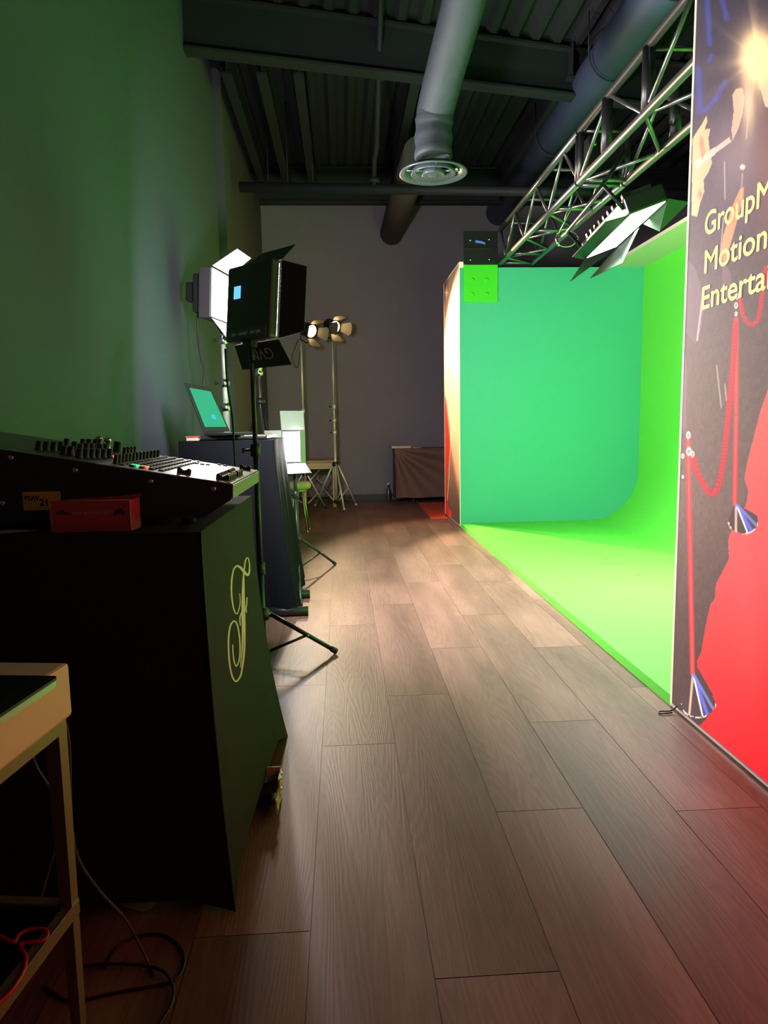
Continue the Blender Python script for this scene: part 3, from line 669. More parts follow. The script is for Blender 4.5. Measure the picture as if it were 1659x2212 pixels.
for px, py, c in ((292, 1006, (.05, .9, .3)), (312, 1009, (1, .18, .06)), (242, 986, (1, .1, .2))):
    p = onDesk(px, py+2); s = (-.25-p.x)/(-sl.x); y = min(max(p.y-MY0, .02), .46); q = deskf(s, y, .003)
    fr_ = frame(q, V(0, 1, 0), nrm); m = MB(); m.box((-.009, -.005, 0), (.009, .005, .004), fr_); m.build('lit_button', mat('lit_%d' % px, c, .4, emit=c, es=1.2), mixn)
cnt = 0
for r_ in range(5):
    for k in range(14):
        s = .255-r_*.022; y = .05+k*.03
        fr_ = frame(deskf(s, y, .0025), V(0, 1, 0), nrm); m = MB(); m.box((-.0055, -.009, 0), (.0055, .009, .004), fr_); m.build('button', BLK if r_ % 2 else mat('grey_button', (.12, .12, .12), .4), mixn); cnt += 1
for px, py in ((412, 1005), (425, 1006), (437, 1008), (449, 1009), (476, 1008), (488, 1010)):
    p = onDesk(px, py-4); s = (-.25-p.x)/(-sl.x); y = min(max(p.y-MY0, .02), .46)
    fr_ = frame(deskf(s, y, .0025), V(0, 1, 0), nrm); m = MB(); m.box((-.005, -.006, 0), (.005, .006, .003), fr_); m.build('button', BLK, mixn)
def fader(s, y):
    fr_ = frame(deskf(s, y, .003), V(0, 1, 0), nrm); m = MB()
    pr_ = [(-.015, .0), (-.015, .011), (-.010, .014), (-.003, .008), (.003, .008), (.010, .014), (.015, .011), (.015, 0)]
    m.prism([fr_(V(a, -.0055, b)) for a, b in pr_], fr_(V(0, .0055, 0))-fr_(V(0, -.0055, 0))); o = m.build('fader_cap', KN, mixn)
    m = MB(); m.box((-.002, -.006, .008), (.002, .006, .009), fr_); m.build('white_line', WHT, o)
def fader_px(px, py):
    p = onDesk(px, py); fader((-.25-p.x)/(-sl.x), min(max(p.y-MY0, .015), .46))
for k in range(9):
    fader(.028, .05+k*.024+(.02 if k > 4 else 0))
fader(.028, .42); fader_px(397, 1024)
m = MB()
for k in range(9):
    y = .05+k*.024+(.02 if k > 4 else 0); fr_ = frame(deskf(.06, y, .0026), V(0, 1, 0), nrm); m.box((-.05, -.001, 0), (.05, .001, .0004), fr_)
m.build('fader_slots', BLK, mixn)
# small mic stem objects at the back
for px, py in ((143, 962), (176, 964)):
    p = clampdesk(onDesk(px, py+10)); p = V(p.x, MY1-.02, mx(p.x)+.002); m = MB(); m.lathe(p, [(.006, 0), (.006, .018), (.010, .018), (.010, .03), (0, .03)], n=10); m.build('connector', CHR, mixn)
# yellow sticker
a = at(48, 1063, MY0-.002); b = at(132, 1101, MY0-.002)
m = MB(); m.box((a.x, MY0-.0018, b.z), (b.x, MY0-.0003, a.z)); stk = m.build('asset_sticker', mat('yellow_sticker', (.72, .42, .06), .6), body)
INK = mat('black_ink', (.01, .01, .01), .6)
p = at(53, 1082, MY0-.0022); text_mesh('lettering', 'PSAV', .0155, INK, p, (1, 0, 0), (0, 0, 1), stk, off=.0003, ext=.0002, sx=.92)
p = at(86, 1092, MY0-.0022); text_mesh('lettering', '21', .0205, INK, p, (1, 0, 0), (0, 0, 1), stk, off=.0004, ext=.0002)
m = MB(); a = at(53, 1086, MY0-.002); m.box((a.x, MY0-.0024, a.z-.001), (a.x+.03, MY0-.0018, a.z)); m.build('fine_print', mat('faded_ink', (.35, .22, .05), .6), stk)
# ---- red carton
RY = 1.492
a = at(107, 1077, RY); b = at(283, 1141, RY); bz = TZ+.001; far = .055
RED = mat('worn_red_cardboard', (.42, .06, .08), .65, noise=.15, nscale=30)
t = thing('red_box', 'small worn red cardboard carton lying against the mixing desk on the table edge', 'box', ((a.x+b.x)/2, RY, bz))
RX1 = b.x; 
poly = [V(a.x, RY, bz), V(RX1, RY, bz), V(RX1+.006, RY+far, bz), V(a.x+.03, RY+far, bz)]
hgt = a.z-b.z
m = MB(); m.prism(poly, (0, 0, hgt)); cb = m.build('carton', RED, t, bevel=.0015)
WR = mat('scuffed_card_edge', (.62, .38, .28), .8)
m = MB(); m.tube([poly[1]+V(0, -.0002, .001), poly[1]+V(0, -.0002, hgt)], .0009, 5); m.tube([poly[0]+V(0, -.0002, hgt), poly[1]+V(0, -.0002, hgt)], .0007, 5)
m.tube([poly[0]+V(0, -.0002, 0), poly[0]+V(0, -.0002, hgt)], .0007, 5); m.build('scuffed_edge', WR, cb)
m = MB(); m.add([poly[3]+V(0, 0, hgt), poly[2]+V(0, 0, hgt), poly[2]+V(.006, .0, hgt+.008), poly[3]+V(.1, 0, hgt+.004)], [(0, 1, 2, 3)]); m.build('flap', RED, cb, solid=.001)
p = at(156, 1112, RY-.0008); text_mesh('lettering', 'www.decimator.com', .0118, mat('pale_print', (.62, .40, .40), .7), p, (1, 0, 0), (0, 0, 1), cb, ext=.0002, sx=.78)
def flat(pts, name, mt, par, d=.001):
    q = MB(); q.prism([at(x, y+8, RY-.0004-d*.3) for x, y in pts], (0, .0003, 0)); return q.build(name, mt, par)
flat([(247, 1098), (252, 1093), (257, 1094), (260, 1090), (264, 1090), (266, 1095), (270, 1098), (270, 1103), (265, 1105), (262, 1101), (256, 1102), (250, 1105), (246, 1102)], 'emblem', mat('dark_blue_print', (.02, .02, .06), .6), cb)
flat([(119, 1100), (127, 1098), (131, 1094), (137, 1093), (138, 1097), (151, 1101), (151, 1104), (120, 1104)], 'emblem', mat('brown_print', (.10, .045, .04), .6), cb)
# loose sheet at left of table
m = MB(); m.add([V(-.80, 1.475, TZ+.0015), V(-.66, 1.535, TZ+.0015), V(-.72, 1.556, TZ+.0015), V(-.80, 1.555, TZ+.0015)], [(0, 1, 2, 3)])
single('paper_sheet', m, mat('pale_paper', (.5, .52, .5), .8), 'pale sheet of paper on the black table at the left frame edge', 'paper', solid=.0008)

# ---- foreground desk
DY = 1.10; c1 = at(150, 1430, DY); dz = c1.z
dirn = V(-.14, -1, 0).normalized(); lft = V(-1, .14, 0).normalized()
CRM = mat('cream_laminate', (.88, .70, .50), .45, noise=.04)
t = thing('side_desk', 'cream topped metal legged desk at the lower left with a lower glass shelf', 'desk', (c1.x-.3, .8, 0))
def dq(a, b, z): return V(c1.x, DY, 0)+lft*a+dirn*b+V(0, 0, z)
def dbox(mb, a0, a1, b0, b1, z0, z1):
    P = [dq(a0, b0, z0), dq(a1, b0, z0), dq(a1, b1, z0), dq(a0, b1, z0)]; mb.prism(P, (0, 0, z1-z0)); return mb
dbox(MB(), 0, .6, 0, .95, dz-.088, dz).build('desk_top', CRM, t, bevel=.006)
LEGM = mat('antique_brass_leg', (.30, .22, .13), .4, .6)
for a_, b_ in ((.008, .008), (.565, .008), (.008, .915), (.565, .915)):
    m = MB(); z1 = dz-.088
    P = [dq(a_, b_, z1), dq(a_+.024, b_, z1), dq(a_+.024, b_+.024, z1), dq(a_, b_+.024, z1)]; Q = [dq(a_+.004, b_+.004, 0), dq(a_+.020, b_+.004, 0), dq(a_+.020, b_+.020, 0), dq(a_+.004, b_+.020, 0)]
    m.add(P+Q, [(0, 1, 2, 3), (7, 6, 5, 4), (0, 4, 5, 1), (1, 5, 6, 2), (2, 6, 7, 3), (3, 7, 4, 0)]); m.build('leg', LEGM, t)
m = MB(); dbox(m, .01, .59, .008, .03, dz-.11, dz-.088); dbox(m, .008, .03, .01, .93, dz-.11, dz-.088); m.build('apron_rail', LEGM, t)
SH = .33
m = MB(); dbox(m, .008, .026, .01, .93, SH-.022, SH); dbox(m, .01, .59, .008, .026, SH-.022, SH); dbox(m, .574, .592, .01, .93, SH-.022, SH); sr = m.build('shelf_frame', LEGM, t)
m = MB(); dbox(m, .008, .0105, .01, .93, SH+.0005, SH+.0025); m.build('bright_edge', mat('polished_edge', (.8, .75, .65), .2, .9), sr)
dbox(MB(), .026, .574, .026, .93, SH-.012, SH-.004).build('shelf', mat('dark_glass', (.008, .01, .009), .15), t)
# closed laptop on desk
g0 = G(127, 1463, dz+.012)
t2 = thing('closed_laptop', 'closed black laptop with bright metal edge on the cream desk', 'laptop', tuple(V(g0.x-.15, g0.y-.1, dz)))
def lq(a, b, z): return V(g0.x, g0.y, 0)+lft*a+dirn*b+V(0, 0, z)
def rr_(r, a1, b1, z):
    out = []
    for (ca, cb_, s0) in ((r, r, math.pi), (a1-r, r, 1.5*math.pi), (a1-r, b1-r, 0), (r, b1-r, .5*math.pi)):
        for k in range(5): an = s0+k*math.pi/8; out.append(lq(ca+r*math.cos(an), cb_+r*math.sin(an), z))
    return out
m = MB(); m.prism(rr_(.008, .34, .24, dz+.001), (0, 0, .009)); m.build('base', mat('pale_metal_edge', (.42, .48, .38), .3, .8), t2)
m = MB(); m.prism(rr_(.008, .34, .24, dz+.0102), (0, 0, .004)); m.build('lid', mat('glossy_black_lid', (.005, .006, .006), .25, spec=.3), t2)
# cables by the desk
def cable(pts, r, mt, label, cat='cable', nm='cable', n=6): return single(nm, MB().tube(smooth_path(pts, n), r, 8), mt, label, cat)
cable([at(143, 1565, 1.12), at(150, 1620, 1.13), at(152, 1720, 1.14), at(157, 1800, 1.15), at(172, 1862, 1.18), at(215, 1925, 1.22), at(270, 1985, 1.28), at(298, 2035, 1.33), G(318, 2075, .005), G(332, 2108, .004)], .0028, GCORD, 'grey cable drooping from the cream desk to the floor')
cable([at(140, 1740, 1.14), at(125, 1810, 1.13), at(105, 1880, 1.13), at(85, 1950, 1.12), at(62, 2010, 1.12), at(40, 2070, 1.11), at(0, 2130, 1.1)], .0022, GCORD, 'thin dark cable crossing behind the desk leg')
cable([at(68, 1622, 1.12), at(78, 1655, 1.12), at(100, 1690, 1.13), at(115, 1712, 1.14)], .0024, GCORD, 'short grey cable end hanging under the cream desk top')
cable([G(x, y, .004) for x, y in ((225, 2090), (255, 2045), (300, 2022), (345, 2018), (380, 2035), (398, 2065), (392, 2100), (366, 2122), (310, 2133), (240, 2146), (150, 2162), (95, 2130))], .003, CORD, 'black cable coiled in a loop on the floor beside the desk leg')
cable([G(x, y, .010) for x, y in ((175, 2088), (240, 2082), (310, 2086), (355, 2100), (374, 2135), (368, 2175), (345, 2212), (320, 2260))], .0034, CORD, 'black cable curving toward the bottom edge over the floor loop')
cable([G(x, y, SH+.002) for x, y in ((-40, 2005), (0, 2024), (30, 2036), (40, 2020), (65, 2008), (95, 2008), (103, 2020), (88, 2034), (45, 2040), (56, 2068), (50, 2100), (25, 2140), (0, 2165), (-30, 2190))], .0032, RCORD, 'red looped cable lying on the lower desk shelf', nm='cable')
# ---- second draped case
CT = 1.03; CXR = -.40; CXL = -.93; CY0 = 4.02; CY1 = 4.92
t = thing('draped_counter', 'tall counter under a dark pleated floor length drape behind the mixing desk', 'counter', ((CXL+CXR)/2, (CY0+CY1)/2, 0))
def cside(u, v):
    x = CXR+.10*v**1.3+.016*v*math.sin(u*26+1)+.008*math.sin(u*11); return V(x, CY0+(CY1-CY0)*u-.03*v*(1-u), CT*(1-v)+.03*v)
def cnear(u, v):
    a = V(CXL-.015*v, CY0, 0); b = cside(0, v); p = a.lerp(b, u); p.z = b.z; p.y = b.y*u+(CY0-.03*v)*(1-u)+.012*v*math.sin(u*19); return p
def cfar(u, v): a = cside(1, v); b = V(CXL, CY1+.02*v, a.z); return a.lerp(b, u)
m = MB(); m.grid(cside, 90, 24); m.grid(cnear, 60, 24); m.grid(cfar, 10, 10); m.grid(lambda u, v: cnear(u, 0).lerp(cfar(1-u, 0), v), 10, 10)
m.build('drape', FAB2, t)
m = MB(); m.tube([V(-.5, 4.0, .028), V(-.225, 4.0, .028)], .027, 16); m.build('foot_bar', BLKM, t)
m = MB(); m.tube([V(-.5, 4.42, .028), V(-.235, 4.42, .028)], .027, 16); m.build('foot_bar', BLKM, t)
m = MB(); m.box((CXL+.1, CY0+.1, .0), (CXR-.1, CY1-.1, CT-.01)); m.build('inner_case', BLK, t)
# flat black unit on top
p0 = V(-.86, 4.12, CT+.003); p1 = V(-.44, 4.75, CT+.028)
t = thing('flat_case', 'thin flat black equipment case lying on the draped counter under the laptop', 'case', (-.65, 4.4, CT+.003))
m = MB(); m.box(tuple(p0), tuple(p1)); m.build('body', BLKM, t, bevel=.008)
m = MB(); m.box((-.86, 4.1185, CT+.012), (-.44, 4.1205, CT+.015)); m.build('lid_seam', CHR, t)
# laptop
t = thing('open_laptop', 'open black laptop with green screen on the draped counter', 'laptop', tuple(at(465, 925, 4.2)))
zb = CT+.031
B = [at(439, 925, 4.12), at(495, 925, 4.36)]
for q in B: q.z = zb+.018
Tl = at(397, 827, 4.12); Tr = at(452, 838, 4.36)
nl = (B[1]-B[0]).cross(Tl-B[0]).normalized()
if nl.x < 0: nl = -nl
m = MB(); m.prism([B[0], B[1], Tr, Tl], nl*.008); ld = m.build('lid', BLK, t, bevel=.003)
def lp_(u, v, h=.0088): return B[0].lerp(B[1], u).lerp(Tl.lerp(Tr, u), v)+nl*h
m = MB(); m.add([lp_(.09, .10), lp_(.93, .10), lp_(.93, .90), lp_(.09, .90)], [(0, 1, 2, 3)]); sc = m.build('screen', mat('green_screen_image', (.0, .05, .03), .3, emit=(.03, .33, .17), es=.75), ld, solid=.0004)
m = MB(); m.add([lp_(.50, .27, .0095), lp_(.66, .27, .0095), lp_(.66, .37, .0095), lp_(.50, .37, .0095)], [(0, 1, 2, 3)]); m.build('blue_mark', mat('screen_blue', (.0, .05, .1), .3, emit=(.06, .38, .6), es=.8), sc, solid=.0004)
fwdk = V(B[1].y-B[0].y, -(B[1].x-B[0].x), 0).normalized()*.20
m = MB(); a_ = V(B[0].x, B[0].y, zb); b_ = V(B[1].x, B[1].y, zb); m.prism([a_, b_, b_+fwdk, a_+fwdk], (0, 0, .014)); m.build('keyboard_base', BLK, t, bevel=.003)
# little red lidded tub
p = at(417, 944, 4.10); t = thing('small_tub', 'small pale tub with red lid on the corner of the draped counter', 'container', (p.x, p.y, CT+.001))
m = MB(); m.box((p.x-.034, 4.07, CT+.001), (p.x+.034, 4.12, CT+.020)); m.build('tub', mat('pale_tub', (.6, .5, .45), .5), t, bevel=.003)
m = MB(); m.box((p.x-.037, 4.067, CT+.020), (p.x+.037, 4.123, CT+.028)); m.build('lid', mat('red_lid', (.6, .07, .06), .5), t, bevel=.002)

# ---- light stands
def stand(nm, label, x, y, ztop, feet, hub, low, r=.014, mt=BLKM, legr=.009, collars=(), knob_mt=BLK, cmt=None, group=None, footmt=RUB):
    t = thing(nm, label, 'light stand', (x, y, 0), group); cmt = cmt or mt
    zs = sorted(set([low]+list(collars)+[ztop])); n_ = len(zs)-1
    for i in range(n_):
        rr = r*(1-.16*i); m = MB(); m.tube([V(x, y, zs[i]), V(x, y, zs[i+1])], rr, 14); m.build('pole_section', mt, t)
    for i, z in enumerate(collars):
        m = MB(); m.lathe(V(x, y, z-.03), [(r*.9, 0), (r*1.45, .003), (r*1.45, .055), (r*.9, .06)], n=14); c_ = m.build('collar', cmt, t)
        m = MB(); m.tube([V(x-r, y, z), V(x-r-.03, y-.01, z)], .006, 8); m.lathe(V(x-r-.03, y-.01, z), [(.004, 0), (.014, .004), (.014, .012), (0, .014)], axis=(-1, -.3, 0), n=10); m.build('knob', knob_mt, c_)
    m = MB(); m.lathe(V(x, y, hub-.03), [(r, 0), (r*2.2, .004), (r*2.2, .05), (r, .06)], n=16); m.build('hub', BLK, t)
    m = MB(); m.lathe(V(x, y, low), [(0, 0), (r*1.9, .002), (r*1.9, .04), (r, .044)], n=14); m.build('lower_collar', BLK, t)
    for (fx, fy) in feet:
        d = V(fx-x, fy-y, 0); L_ = d.length; d.normalize(); a = V(x, y, hub)+d*r*2; f_ = V(fx, fy, legr)
        m = MB(); m.tube([a, f_], legr, 10); lg_ = m.build('leg', mt, t)
        m = MB(); m.tube([f_+(a-f_).normalized()*.03, f_], legr*1.35, 10); m.build('foot', footmt, lg_)
        mid_ = a.lerp(f_, .56); m = MB(); m.tube([V(x, y, low+.02)+d*r*1.6, mid_], legr*.7, 8); m.build('brace', mt, t)
        m = MB(); m.lathe(mid_-V(-d.y, d.x, 0)*legr*1.1, [(.005, 0), (.005, .003), (0, .003)], axis=V(d.y, -d.x, 0), n=8); m.lathe(a-V(-d.y, d.x, 0)*.012, [(.006, 0), (.006, .003), (0, .003)], axis=V(d.y, -d.x, 0), n=8); m.build('rivet', CHR, lg_)
    return t
def panel_light(nm, label, c, aim, W, Hh, power, doors, back_detail=False, D=.05, flash=9, colr=(1, .93, .92), door_mt=None, spread=math.pi):
    t = thing(nm, label, 'light', tuple(c)); fr = frame(c, aim)
    m = MB(); m.box((-W/2, -D, -Hh/2), (W/2, -.006, Hh/2), fr); b = m.build('housing', mat('dark_plastic_housing', (.055, .048, .062), .4), t, bevel=.012)
    m = MB(); m.box((-W/2+.012, -.008, -Hh/2+.012), (W/2-.012, -.001, Hh/2-.012), fr); m.build('light_face', mat('lit_led_%g' % flash, (1, 1, 1), .5, emit=colr, es=flash), t)
    dm = door_mt or mat('black_barn_door', (.03, .03, .034), .5, .2)
    for side_, ang, ln, tap in doors:
        q = []
        s_, c_ = math.sin(ang), math.cos(ang)
        if side_ in ('left', 'right'):
            sg = -1 if side_ == 'left' else 1; q = [V(sg*(W/2+.002), 0, -Hh/2), V(sg*(W/2+.002), 0, Hh/2), V(sg*(W/2+.002+ln*s_), ln*c_, Hh/2+tap), V(sg*(W/2+.002+ln*s_), ln*c_, -Hh/2-tap)]
        else:
            sg = 1 if side_ == 'top' else -1; q = [V(-W/2, 0, sg*(Hh/2+.002)), V(W/2, 0, sg*(Hh/2+.002)), V(W/2+tap, ln*c_, sg*(Hh/2+.002+ln*s_)), V(-W/2-tap, ln*c_, sg*(Hh/2+.002+ln*s_))]
        m = MB(); m.add([fr(v) for v in q], [(0, 1, 2, 3)]); m.build('barn_door', dm, t, solid=.0025)
    area('lamp', fr(V(0, .003, 0)), Vector(aim), W-.03, Hh-.03, power, colr, t, spread)
    return t, fr, b

# near stand + LED panel seen from behind
p = at(553, 1000, 3.2); sx_ = p.x; sy_ = 3.2
ft = G(727, 1412); 
stand('light_stand', 'black light stand with one splayed leg on the floor beside the black covered table', sx_, sy_, 1.43, [(ft.x, ft.y), (sx_-.3, sy_+.25), (sx_-.12, sy_-.36)], .235, .03, .016, mat('black_satin_tube', (.03, .032, .034), .3, .5), .0105, collars=(.45, 1.0))
NC = at(545, 655, 3.2); aimN = V(.70, .71, -.10)
t, fr, hb = panel_light('led_panel_light', 'black square LED panel turned away with small blue display and open barn doors', NC+V(.02, .02, 0), aimN, .31, .335, P_LED_NEAR,
   [('right', 1.1, .115, -.03), ('top', .75, .15, -.04), ('bottom', 1.0, .12, .02)], D=.055, flash=12)
m = MB(); m.box((-.098, -.0575, .02), (-.052, -.0545, .075), fr); m.build('display', mat('blue_display', (.02, .1, .3), .3, emit=(.12, .42, .95), es=1.1), hb)
m = MB(); m.box((-.14, -.060, -.16), (.14, -.0548, -.118), fr); m.build('control_strip', mat('grey_control_strip', (.10, .095, .12), .3, .3), hb)
for x in (-.08, -.03, .0, .05, .09):
    m = MB(); m.box((x-.014, -.064, -.147), (x+.014, -.0595, -.135), fr); m.build('button', mat('pale_button', (.6, .58, .62), .3), hb)
text_mesh('lettering', 'GVM-672S-L', .030, mat('grey_lettering', (.40, .40, .44), .5), fr(V(.157, -.017, .135)), fr(V(0, 0, -1))-fr(V(0, 0, 0)), fr(V(0, 1, 0))-fr(V(0, 0, 0)), hb, ext=.0006)
# brand letters on the lower door's underside
ln = .12; s_, c_ = math.sin(1.0), math.cos(1.0)
e1 = fr(V(.10, .05*c_, -.1705-.05*s_)); xd = fr(V(-1, 0, 0))-fr(V(0, 0, 0)); yd = fr(V(0, c_, -s_))-fr(V(0, 0, 0)); nd_ = xd.cross(yd)
text_mesh('lettering', 'GVM', .075, mat('grey_lettering', (.4, .4, .44), .5), fr(V(.09, .03*c_, -.1705-.03*s_))+nd_.normalized()*(-.003 if nd_.y > 0 else .003), xd, yd, hb, ext=.0008)
m = MB(); yk = fr(V(0, -.03, -.17)); m.tube([V(sx_, sy_, 1.40), V(sx_, sy_, 1.46), yk], .015, 10); m.box((-.03, -.05, -.20), (.03, -.015, -.168), fr); m.build('mount', BLK, t)
for k in (0, 1):
    z = (1.035, .975)[k]; 
# far LED panel facing the aisle, behind the laptop
FC = at(482, 640, 5.05); px_ = at(481, 720, 5.1).x
stand('light_stand', 'silver light stand rising behind the open laptop', px_, 5.1, FC.z-.2, [(px_-.12, 5.35), (px_+.2, 5.3), (px_-.15, 5.15)], .5, .1, .024, mat('satin_silver_tube', (.62, .64, .62), .5, .55), .010, collars=(1.25, 1.42, 1.72), knob_mt=BLK, cmt=CHR)
FC = at(478, 640, 5.05)
t, fr, hb = panel_light('led_panel_light', 'glowing LED panel facing the aisle with bright white top barn door behind the laptop', FC, V(.975, -.21, -.06), .33, .34, P_LED_FAR,
   [('top', .62, .2, -.03), ('bottom', .9, .17, -.02)], D=.10, flash=16, spread=2.6, door_mt=mat('pale_barn_door', (.30, .27, .29), .5, .1))
m = MB(); m.box((-.12, -.16, -.13), (.12, -.10, .13), fr); m.box((-.04, -.23, -.05), (.08, -.16, .08), fr); m.build('power_unit', BLK, t, bevel=.01)
for z in (.10, .04, 0, -.06):
    m = MB(); m.box((-.171, -.085, z-.014), (-.166, -.05, z+.014), fr); m.build('gap_glow', mat('lit_gap', (1, 1, 1), .5, emit=(1, .9, .92), es=3), hb)  # glowing patches stand in for panel light showing through side gaps
m = MB(); m.tube([V(px_, 5.1, FC.z-.24), fr(V(0, -.03, -.178))], .016, 10); m.build('mount', BLK, t)
# hanging cords
cable([at(428, 665, 5.0), at(427, 720, 5.0), at(433, 770, 4.98), at(441, 800, 4.97), at(440, 828, 4.96), at(436, 905, 4.96)], .006, CORD, 'black cord hanging from the glowing LED panel down behind the laptop', 'cord', 'power_cord')
cable([at(487, 752, 3.22), at(489, 800, 3.24), at(494, 850, 3.26), at(502, 900, 3.27), at(505, 950, 3.26), at(508, 1003, 3.24), at(512, 1060, 3.22)], .005, CORD, 'black cord dangling in front of the laptop from the dark LED panel', 'cord', 'power_cord')
# tripod behind the counter
TY = 5.75; TH2 = at(562, 800, TY).z
tp = at(562, 870, TY); t = thing('tripod', 'black camera tripod with ball head standing behind the draped counter', 'tripod', (tp.x, TY, 0))
m = MB(); m.tube([V(tp.x, TY, 1.05), V(tp.x, TY, TH2)], .013, 12); m.build('centre_column', GUN, t)
m = MB(); m.lathe(V(tp.x, TY, tp.z-.01), [(0, 0), (.04, 0), (.045, .02), (.03, .045), (.014, .05)], n=16); m.build('shoulder', BLK, t)
m = MB(); m.lathe(V(tp.x, TY, TH2-.05), [(.014, 0), (.03, .01), (.034, .035), (.02, .05), (.028, .06), (.03, .085), (.0, .095)], n=16); m.build('ball_head', CHR, t)
for dx, dy in ((-.20, -.14), (.17, -.14), (0, .25)):
    m = MB(); a = V(tp.x, TY, tp.z)+V(dx, dy, 0)*.12; b = V(tp.x+dx*1.3, TY+dy*1.3, .012); m.tube([a, a.lerp(b, .5)], .016, 10); m.tube([a.lerp(b, .5), b], .011, 10); m.build('leg', BLKM, t)
m = MB(); m.tube([V(tp.x, TY, TH2+.03), V(tp.x, TY, TH2+.10)], .012, 10); m.box((tp.x-.05, TY-.03, TH2+.055), (tp.x+.05, TY+.03, TH2+.13)); m.build('camera_plate', BLK, t)

# low LED panel
lp0 = at(637, 1010, 5.0); sx2 = lp0.x; LC = at(634, 965, 5.0)
fa = G(724, 1220); fb = G(650, 1310)
stand('light_stand', 'green tinted low light stand with splayed legs past the draped counter', sx2, 5.0, LC.z-.15, [(fa.x, fa.y), (fb.x, fb.y), (sx2-.10, 5.42)], .30, .06, .016, mat('dark_green_black_tube', (.03, .045, .035), .35, .4), .0095, collars=(.62,))
t, fr, hb = panel_light('led_panel_light', 'small blazing LED panel with four open barn doors low beside the draped counter', LC, V(.42, -.90, -.02), .175, .235, P_LED_LOW,
   [('top', 1.72, .135, .0), ('bottom', .5, .13, .0), ('right', 1.66, .12, 0), ('left', -.75, .10, 0)], D=.03, flash=18, door_mt=mat('grey_barn_door', (.26, .28, .27), .5, .1))
m = MB(); m.tube([V(sx2, 5.0, LC.z-.16), fr(V(0, -.02, -.118))], .012, 8); m.build('mount', BLK, t)

# ---- fresnel spotlights on tall stands
def fresnel(c, aim, label, power, size, rad, parent_label=None, doors=((0, .5), (1, .5), (2, .5), (3, .5)), face=12):
    t = thing('spotlight', label, 'light', tuple(c)); aim = Vector(aim).normalized()
    m = MB(); m.lathe(c, [(0, -.17), (.06, -.165), (.085, -.14), (.085, -.02), (.095, -.015), (.095, .03), (.08, .032)], axis=aim, n=24); hs = m.build('housing', BLKM, t)
    m = MB(); m.lathe(c, [(.078, .012), (.06, .020), (.03, .026), (0, .028)], axis=aim, n=20); m.build('lens', mat('lit_lens_%g' % face, (1, .8, .5), .2, emit=(1, .66, .28), es=face), t)
    fr = frame(c, aim)
    for k, (i, ang) in enumerate(doors):
        an = i*math.pi/2; u = V(math.cos(an), 0, math.sin(an)); w_ = V(-math.sin(an), 0, math.cos(an))
        o_ = u*.088+V(0, .03, 0); e_ = o_+u*.12*math.sin(ang)+V(0, .12*math.cos(ang), 0)
        m = MB(); m.add([fr(o_-w_*.05), fr(o_+w_*.05), fr(e_+w_*.085), fr(e_+w_*.055+(e_-o_)*.25), fr(e_-w_*.055+(e_-o_)*.25), fr(e_-w_*.085)], [(0, 1, 2, 3, 4, 5)]); m.build('barn_door', mat('warm_lit_door', (.16, .14, .12), .5, .2), t, solid=.002)
    m = MB(); m.tube([fr(V(-.1, -.05, 0)), fr(V(-.1, -.05, -.12)), fr(V(0, -.05, -.16)), fr(V(.1, -.05, -.12)), fr(V(.1, -.05, 0))], .008, 8); m.build('yoke', BLKM, t)
    spot('lamp', c+aim*.05, aim, power, (1, .72, .40), size, .3, rad, t)
    return t
WH = mat('pale_warm_tube', (.74, .74, .68), .35, .4)
hl = at(672, 716, 9.0); sl_ = at(651, 780, 9.0).x
stand('light_stand', 'tall pale light stand left of the pair behind the low LED panel', sl_, 9.0, hl.z-.14, [(sl_-.35, 9.3), (sl_+.25, 9.35), (sl_+.02, 8.6)], .5, .08, .017, WH, .010, collars=(1.3,), cmt=WH)
fresnel(V(sl_+.13, 8.95, hl.z), (.62, -.72, -.30), 'warm glowing spotlight on the left tall stand facing the aisle', P_FRES_L, 1.5, .07, face=10)
m = MB()
hr = at(716, 715, 9.35); sr_ = at(719, 800, 9.35).x
f1 = G(770, 1094); f2 = G(751, 1091)
stand('light_stand', 'tall pale light stand right of the pair with splayed legs by the folding table', sr_, 9.35, hr.z-.13, [(f1.x, f1.y), (f2.x-.05, 9.0), (sr_-.3, 9.6)], .60, .07, .018, WH, .013, collars=(1.02, 1.18, 1.36), cmt=WH, footmt=WH)
aimR = V(.50, -.84, -.30)
fresnel(V(sr_+.03, 9.33, hr.z+.05), aimR.normalized(), 'dark spotlight with warm lit barn doors on the right tall stand aimed at the stage', P_FRES_R, .95, .025, doors=((0, -.32), (1, .5), (2, .7), (3, .5)), face=10)
cable([V(sl_-.03, 8.98, hl.z-.1), at(631, 770, 8.97), at(634, 785, 8.97), at(643, 793, 8.97), at(648, 760, 8.98)], .006, CORD, 'short black cord looping beside the left tall stand', 'cord', 'power_cord')

# ---- folding treatment table
WOOD = mat('light_beech_wood', (.60, .40, .21), .45, noise=.1, nscale=12)
fy = 9.53; tz = 1.1-(996-921)/1500*9.53+.0; xr = G(727, 1095).x; xl = xr-.75
t = thing('folding_table', 'beech wood folding treatment table with crossed braces near the far wall', 'table', ((xl+xr)/2, fy+.3, 0))
m = MB(); m.box((xl, fy, tz-.10), (xr, fy+.6, tz-.015)); m.build('apron', WOOD, t, bevel=.004)
m = MB(); m.box((xl-.005, fy-.005, tz-.015), (xr+.005, fy+.605, tz+.02)); m.build('padded_top', mat('tan_vinyl', (.42, .30, .19), .5), t, bevel=.01)
for x in (xl, xr-.045):
    for y in (fy, fy+.555):
        m = MB(); m.box((x, y, 0), (x+.045, y+.045, tz-.10)); m.build('leg', WOOD, t, bevel=.003)
m = MB(); m.tube([V(xr-.22, fy+.02, tz-.11), V(xr-.52, fy+.02, .20)], .011, 8); m.build('brace', STEEL, t)
